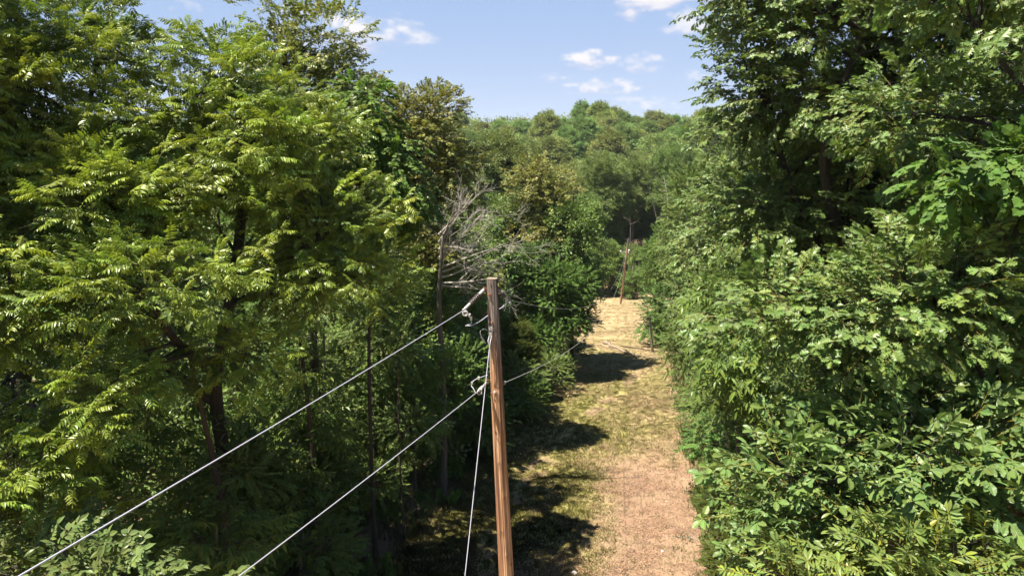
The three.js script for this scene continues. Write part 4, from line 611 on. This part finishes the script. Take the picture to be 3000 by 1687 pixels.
clampThing('thimble end of the far lower wire on the right of the near pole', [new THREE.TorusGeometry(.032, .012, 8, 16).translate(-.17, 7.75, -13.66), boxAt(.03, .03, .09, V3(-.15, 7.73, -13.75))], FIT);
clampThing('small pale sleeve with a curl of wire beside the guy bracket', [lathe([[0, 0], [.014, .0], [.017, .02], [.017, .14], [.012, .16], [0, .16]], V3(-.62, 8.87, -13.28), V3(-.53, 8.72, -13.28), 10), new MB().tube(new THREE.CatmullRomCurve3([V3(-.62, 8.87, -13.28), V3(-.64, 8.98, -13.3), V3(-.56, 9.02, -13.34), V3(-.5, 8.97, -13.38)]).getPoints(14), Array(15).fill(.006), 5).geo(false)], FIT);
function wire(name, label, pts, r, m = ALU) { const o = shadows(new THREE.Mesh(cable(pts, r), m)); o.name = numbered(name); tag(o, label, 'wire'); scene.add(o); return o; }
const ext = (a, b, k) => a.clone().lerp(b, k);
{
  const a = V3(-.95, 9.48, -13.04), b = V3(-3.25, 9.91, -4.0), e = ext(a, b, 3.2);
  const q = [a]; const n = 60; for (let k = 1; k <= n; k++) { const t = k / n, p = a.clone().lerp(e, t); p.y += 1.0 * (t - t * t) * -1.0 + .0; q.push(p); }
  // lift so that the wire passes through b in spite of its sag
  const tb = 1 / 3.2, lift = tb - tb * tb; q.forEach((p, k) => { p.y += lift * (k / n) / tb; });
  wire('power_line', 'upper bright wire running from the left insulator down to the lower left corner', q, .0068);
  const a2 = V3(-.72, 7.76, -13.07), b2 = V3(-2.83, 8.31, -6.3), e2 = ext(a2, b2, 3.4), q2 = [];
  for (let k = 0; k <= n; k++) { const t = k / n, p = a2.clone().lerp(e2, t); p.y += -.9 * (t - t * t) + .9 * (1 / 3.4 - 1 / 11.56) * t * 3.4; q2.push(p); }
  wire('power_line', 'lower bright wire running from the white wedge clamp to the bottom edge', q2, .0068);
  wire('power_line', 'thin upper wire from the near pole to the far pole', catenary(V3(-.12, 9.48, -14), V3(16.86, -2.1, -98.9), 3.1, 60), .005, DULL);
  wire('power_line', 'lower grey wire from the near pole to the far pole, crossing the sunlit bushy tree', catenary(V3(-.15, 7.71, -13.8), V3(16.75, -3.3, -98.8), 3.0, 60), .0075, DULL);
  const g0 = V3(-.455, 8.66, -13.1), g1 = V3(-.83, 5.25, -10.7), ge = ext(g0, g1, 2.55);
  wire('guy_wire', 'steel guy strand slanting down from the bracket on the near pole to the bottom edge', catenary(g0, ge, .02, 20), .0075);
  const y0 = V3(-.445, 8.9, -13.31);
  wire('guy_wire', 'short forked loop of guy strand under the bracket of the near pole', [V3(-.46, 8.88, -13.32), V3(-.485, 8.8, -13.25), g0.clone().add(V3(-.004, 0, 0)), V3(-.43, 8.8, -13.25), V3(-.415, 8.88, -13.32)], .007);
  const crv = (p, m = 30) => new THREE.CatmullRomCurve3(p.map((q) => V3(...q))).getPoints(m);
  wire('jumper_wire', 'short jumper bent under the left insulator and back to the near pole', crv([[-.81, 9.28, -13.09], [-.81, 9.2, -13.1], [-.93, 9.14, -13.12], [-.8, 9.145, -13.15], [-.67, 9.17, -13.3], [-.52, 9.235, -13.5], [-.4, 9.29, -13.66], [-.22, 9.36, -13.74], [-.1, 9.45, -13.97]]), .0085);
  wire('jumper_wire', 'looped tail of wire above the white wedge clamp', crv([[-.74, 7.765, -13.06], [-.78, 7.83, -13.1], [-.825, 7.88, -13.15], [-.8, 7.95, -13.18], [-.72, 7.99, -13.24], [-.62, 8.01, -13.3], [-.5, 8.02, -13.4]]), .0085);
  wire('jumper_wire', 'thin tie wire hanging under the right insulator', crv([[-.1, 9.44, -13.97], [-.03, 9.36, -13.97], [-.06, 9.28, -13.97], [-.04, 9.2, -13.97]]), .005);
  clampThing('small connector on the looped tail above the wedge clamp', [boxAt(.04, .05, .06, V3(-.68, 8.0, -13.26)), boxAt(.035, .05, .035, V3(-.815, 7.93, -13.16))], FIT);
}
{
  const H = 10.0 - .1, t = thing('utility_pole', 'distant leaning utility pole at the far end of the strip', 'utility pole', FP.toArray());
  const dull = WOOD.clone(); dull.name = 'dull pole wood'; dull.color.setRGB(.62, .6, .66); part('shaft', poleGeo(H + .1, V3(.86, 0, 0), .16, .11, 20, 40, []), dull, t);
  const q = V3(.66, H * .79, 0);
  part('bracket_arm', new MB().tube([q.clone(), q.clone().add(V3(-.5, .18, .1)), q.clone().add(V3(-.85, .1, .1))], [.035, .035, .035], 6, [1, 1, 1], true).geo(false), FIT, t);
  part('insulator', lathe([[0, 0], [.05, 0], [.13, .06], [.09, .12], [.14, .18], [.1, .26], [.05, .34], [0, .34]], q.clone().add(V3(-.85, 0, .1)), q.clone().add(V3(-.95, 1, .1))), FIT, t);
  part('insulator', lathe([[0, 0], [.08, 0], [.16, .08], [.16, .5], [.12, .62], [0, .66]], q.clone().add(V3(.3, -.15, .1)), q.clone().add(V3(.36, 1, .1))), FIT, t);
  part('bracket_arm', new MB().tube([q.clone(), q.clone().add(V3(.3, 0, .1))], [.03, .03], 6, [1, 1, 1], true).geo(false), FIT, t);
  part('ground_wire', cable([V3(.55, H * .72, .13), V3(.2, H * .3, .16), V3(.03, .3, .18)], .012), SHED, t);
  const fg = V3(16.7, -4.4, -98.9); wire('guy_wire', 'dark guy strand of the far pole going into the brush on its left', catenary(fg, V3(12.6, ground(12.6, -106), -106), .1, 12), .012, SHED);
}
// ---------------------------------------------------------------- logs and sticks on the strip
{
  R = mulberry(331);
  const log = (name, label, cat, a, b, r, bark, twigs = 0) => {
    const y = (p, k) => ground(p[0], p[1]) + r * .8 + k, A = V3(a[0], y(a, 0), a[1]), Bq = V3(b[0], y(b, 0), b[1]), t = thing(name, label, cat, A.toArray()), p = wander(V3(0, 0, 0), Bq.clone().sub(A), 7, .035).map((q, k) => { q.y = ground(q.x + A.x, q.z + A.z) + r * .8 - A.y; return q; });
    part('stem', new MB().tube(p, taper(p.length, r, r * .55), r > .06 ? 9 : 5, [1, 1, 1], true, .2).geo(false), BARK[bark], t);
    for (let k = 0; k < twigs; k++) { const mb = new MB(); bareBranch(mb, p[2 + Math.floor(R() * 5)], V3(gauss(), .35, gauss()).normalize(), rr(.4, 1.1), r * .35, 1, 2); part('twig', mb.geo(false), BARK[bark], t); }
  };
  log('fallen_log', 'thick pale fallen log lying across the far strip', 'log', [8.9, -63.4], [10.7, -56.2], .15, 'log', 2);
  log('fallen_log', 'thinner pale pole lying beside the thick log, on its left', 'log', [8.3, -62.6], [9.6, -59.2], .07, 'log');
  log('fallen_log', 'forked branch at the near end of the thick log', 'log', [10.0, -58.6], [12.3, -55.2], .07, 'log', 3);
  log('fallen_log', 'long thin trunk lying behind the thick log towards the right edge', 'log', [10.2, -61.6], [13.2, -59.6], .06, 'brown', 1);
  const st = [['dark curved stick in the leaf shadows right of the near pole', -.2 + 2.6, -21.6, 1.6, -20.6, .018, 'brown'], ['straight brown stick on the bare soil in the middle of the strip', 3.9, -27.6, 5.1, -27.9, .014, 'brown'], ['pale stick near the right edge where the grass ends', 6.0, -32.8, 7.3, -32.4, .013, 'pale'], ['whitish stick on the bare soil near the right edge', 5.6, -22.4, 6.7, -22.2, .013, 'pale'], ['second whitish stick, crossing the bare soil closer to the right shrubs', 5.9, -23.1, 6.9, -22.3, .012, 'pale'], ['long thin branch leaning from the right shrubs onto the soil', 6.4, -22.4, 8.0, -20.4, .016, 'pale'], ['short brown stick at the bottom edge of the strip, right of the pole', 3.2, -19.4, 4.0, -19.9, .012, 'brown'], ['thin stick beside the left edge of the strip in the shade', -3.2, -21.6, -2.3, -23.2, .014, 'grey']];
  for (const [lab, ax, az, bx, bz, r, bk] of st) log('stick', lab, 'stick', [ax, az], [bx, bz], r, bk, 1);
  // small stones on the soil
  const stone = new THREE.IcosahedronGeometry(.06, 2), sp = stone.attributes.position; for (let k = 0; k < sp.count; k++) { const v = V3().fromBufferAttribute(sp, k), q = 1 + .35 * (fbm(v.x * 22 + 4, v.y * 22 + v.z * 15, 3) - .5); sp.setXYZ(k, v.x * q * 1.2, v.y * q * .7, v.z * q); } stone.computeVertexNormals();
  const sm = new THREE.MeshStandardMaterial({ name: 'pale stone', color: new THREE.Color().setRGB(.52, .48, .43), roughness: .9 });
  for (const [x, z, s, lab] of [[2.0, -19.5, 1.3, 'whitish stone at the bottom edge right of the near pole'], [5.2, -21.2, .7, 'small whitish stone on the bare soil at the lower right'], [6.3, -25.4, .6, 'tiny whitish stone on the bare soil near the drooping shrub']]) { const o = shadows(new THREE.Mesh(stone, sm)); o.name = numbered('stone'); o.position.set(x, ground(x, z) + .02, z); o.scale.setScalar(s); o.rotation.y = x; tag(o, lab, 'stone'); scene.add(o); }
}
let inst = 0, ms = 0; scene.traverse((o) => { if (o.isInstancedMesh) inst += o.count; else if (o.isMesh) ms++; });
console.log('instances', inst, 'meshes', ms);
renderer.render(scene, camera);
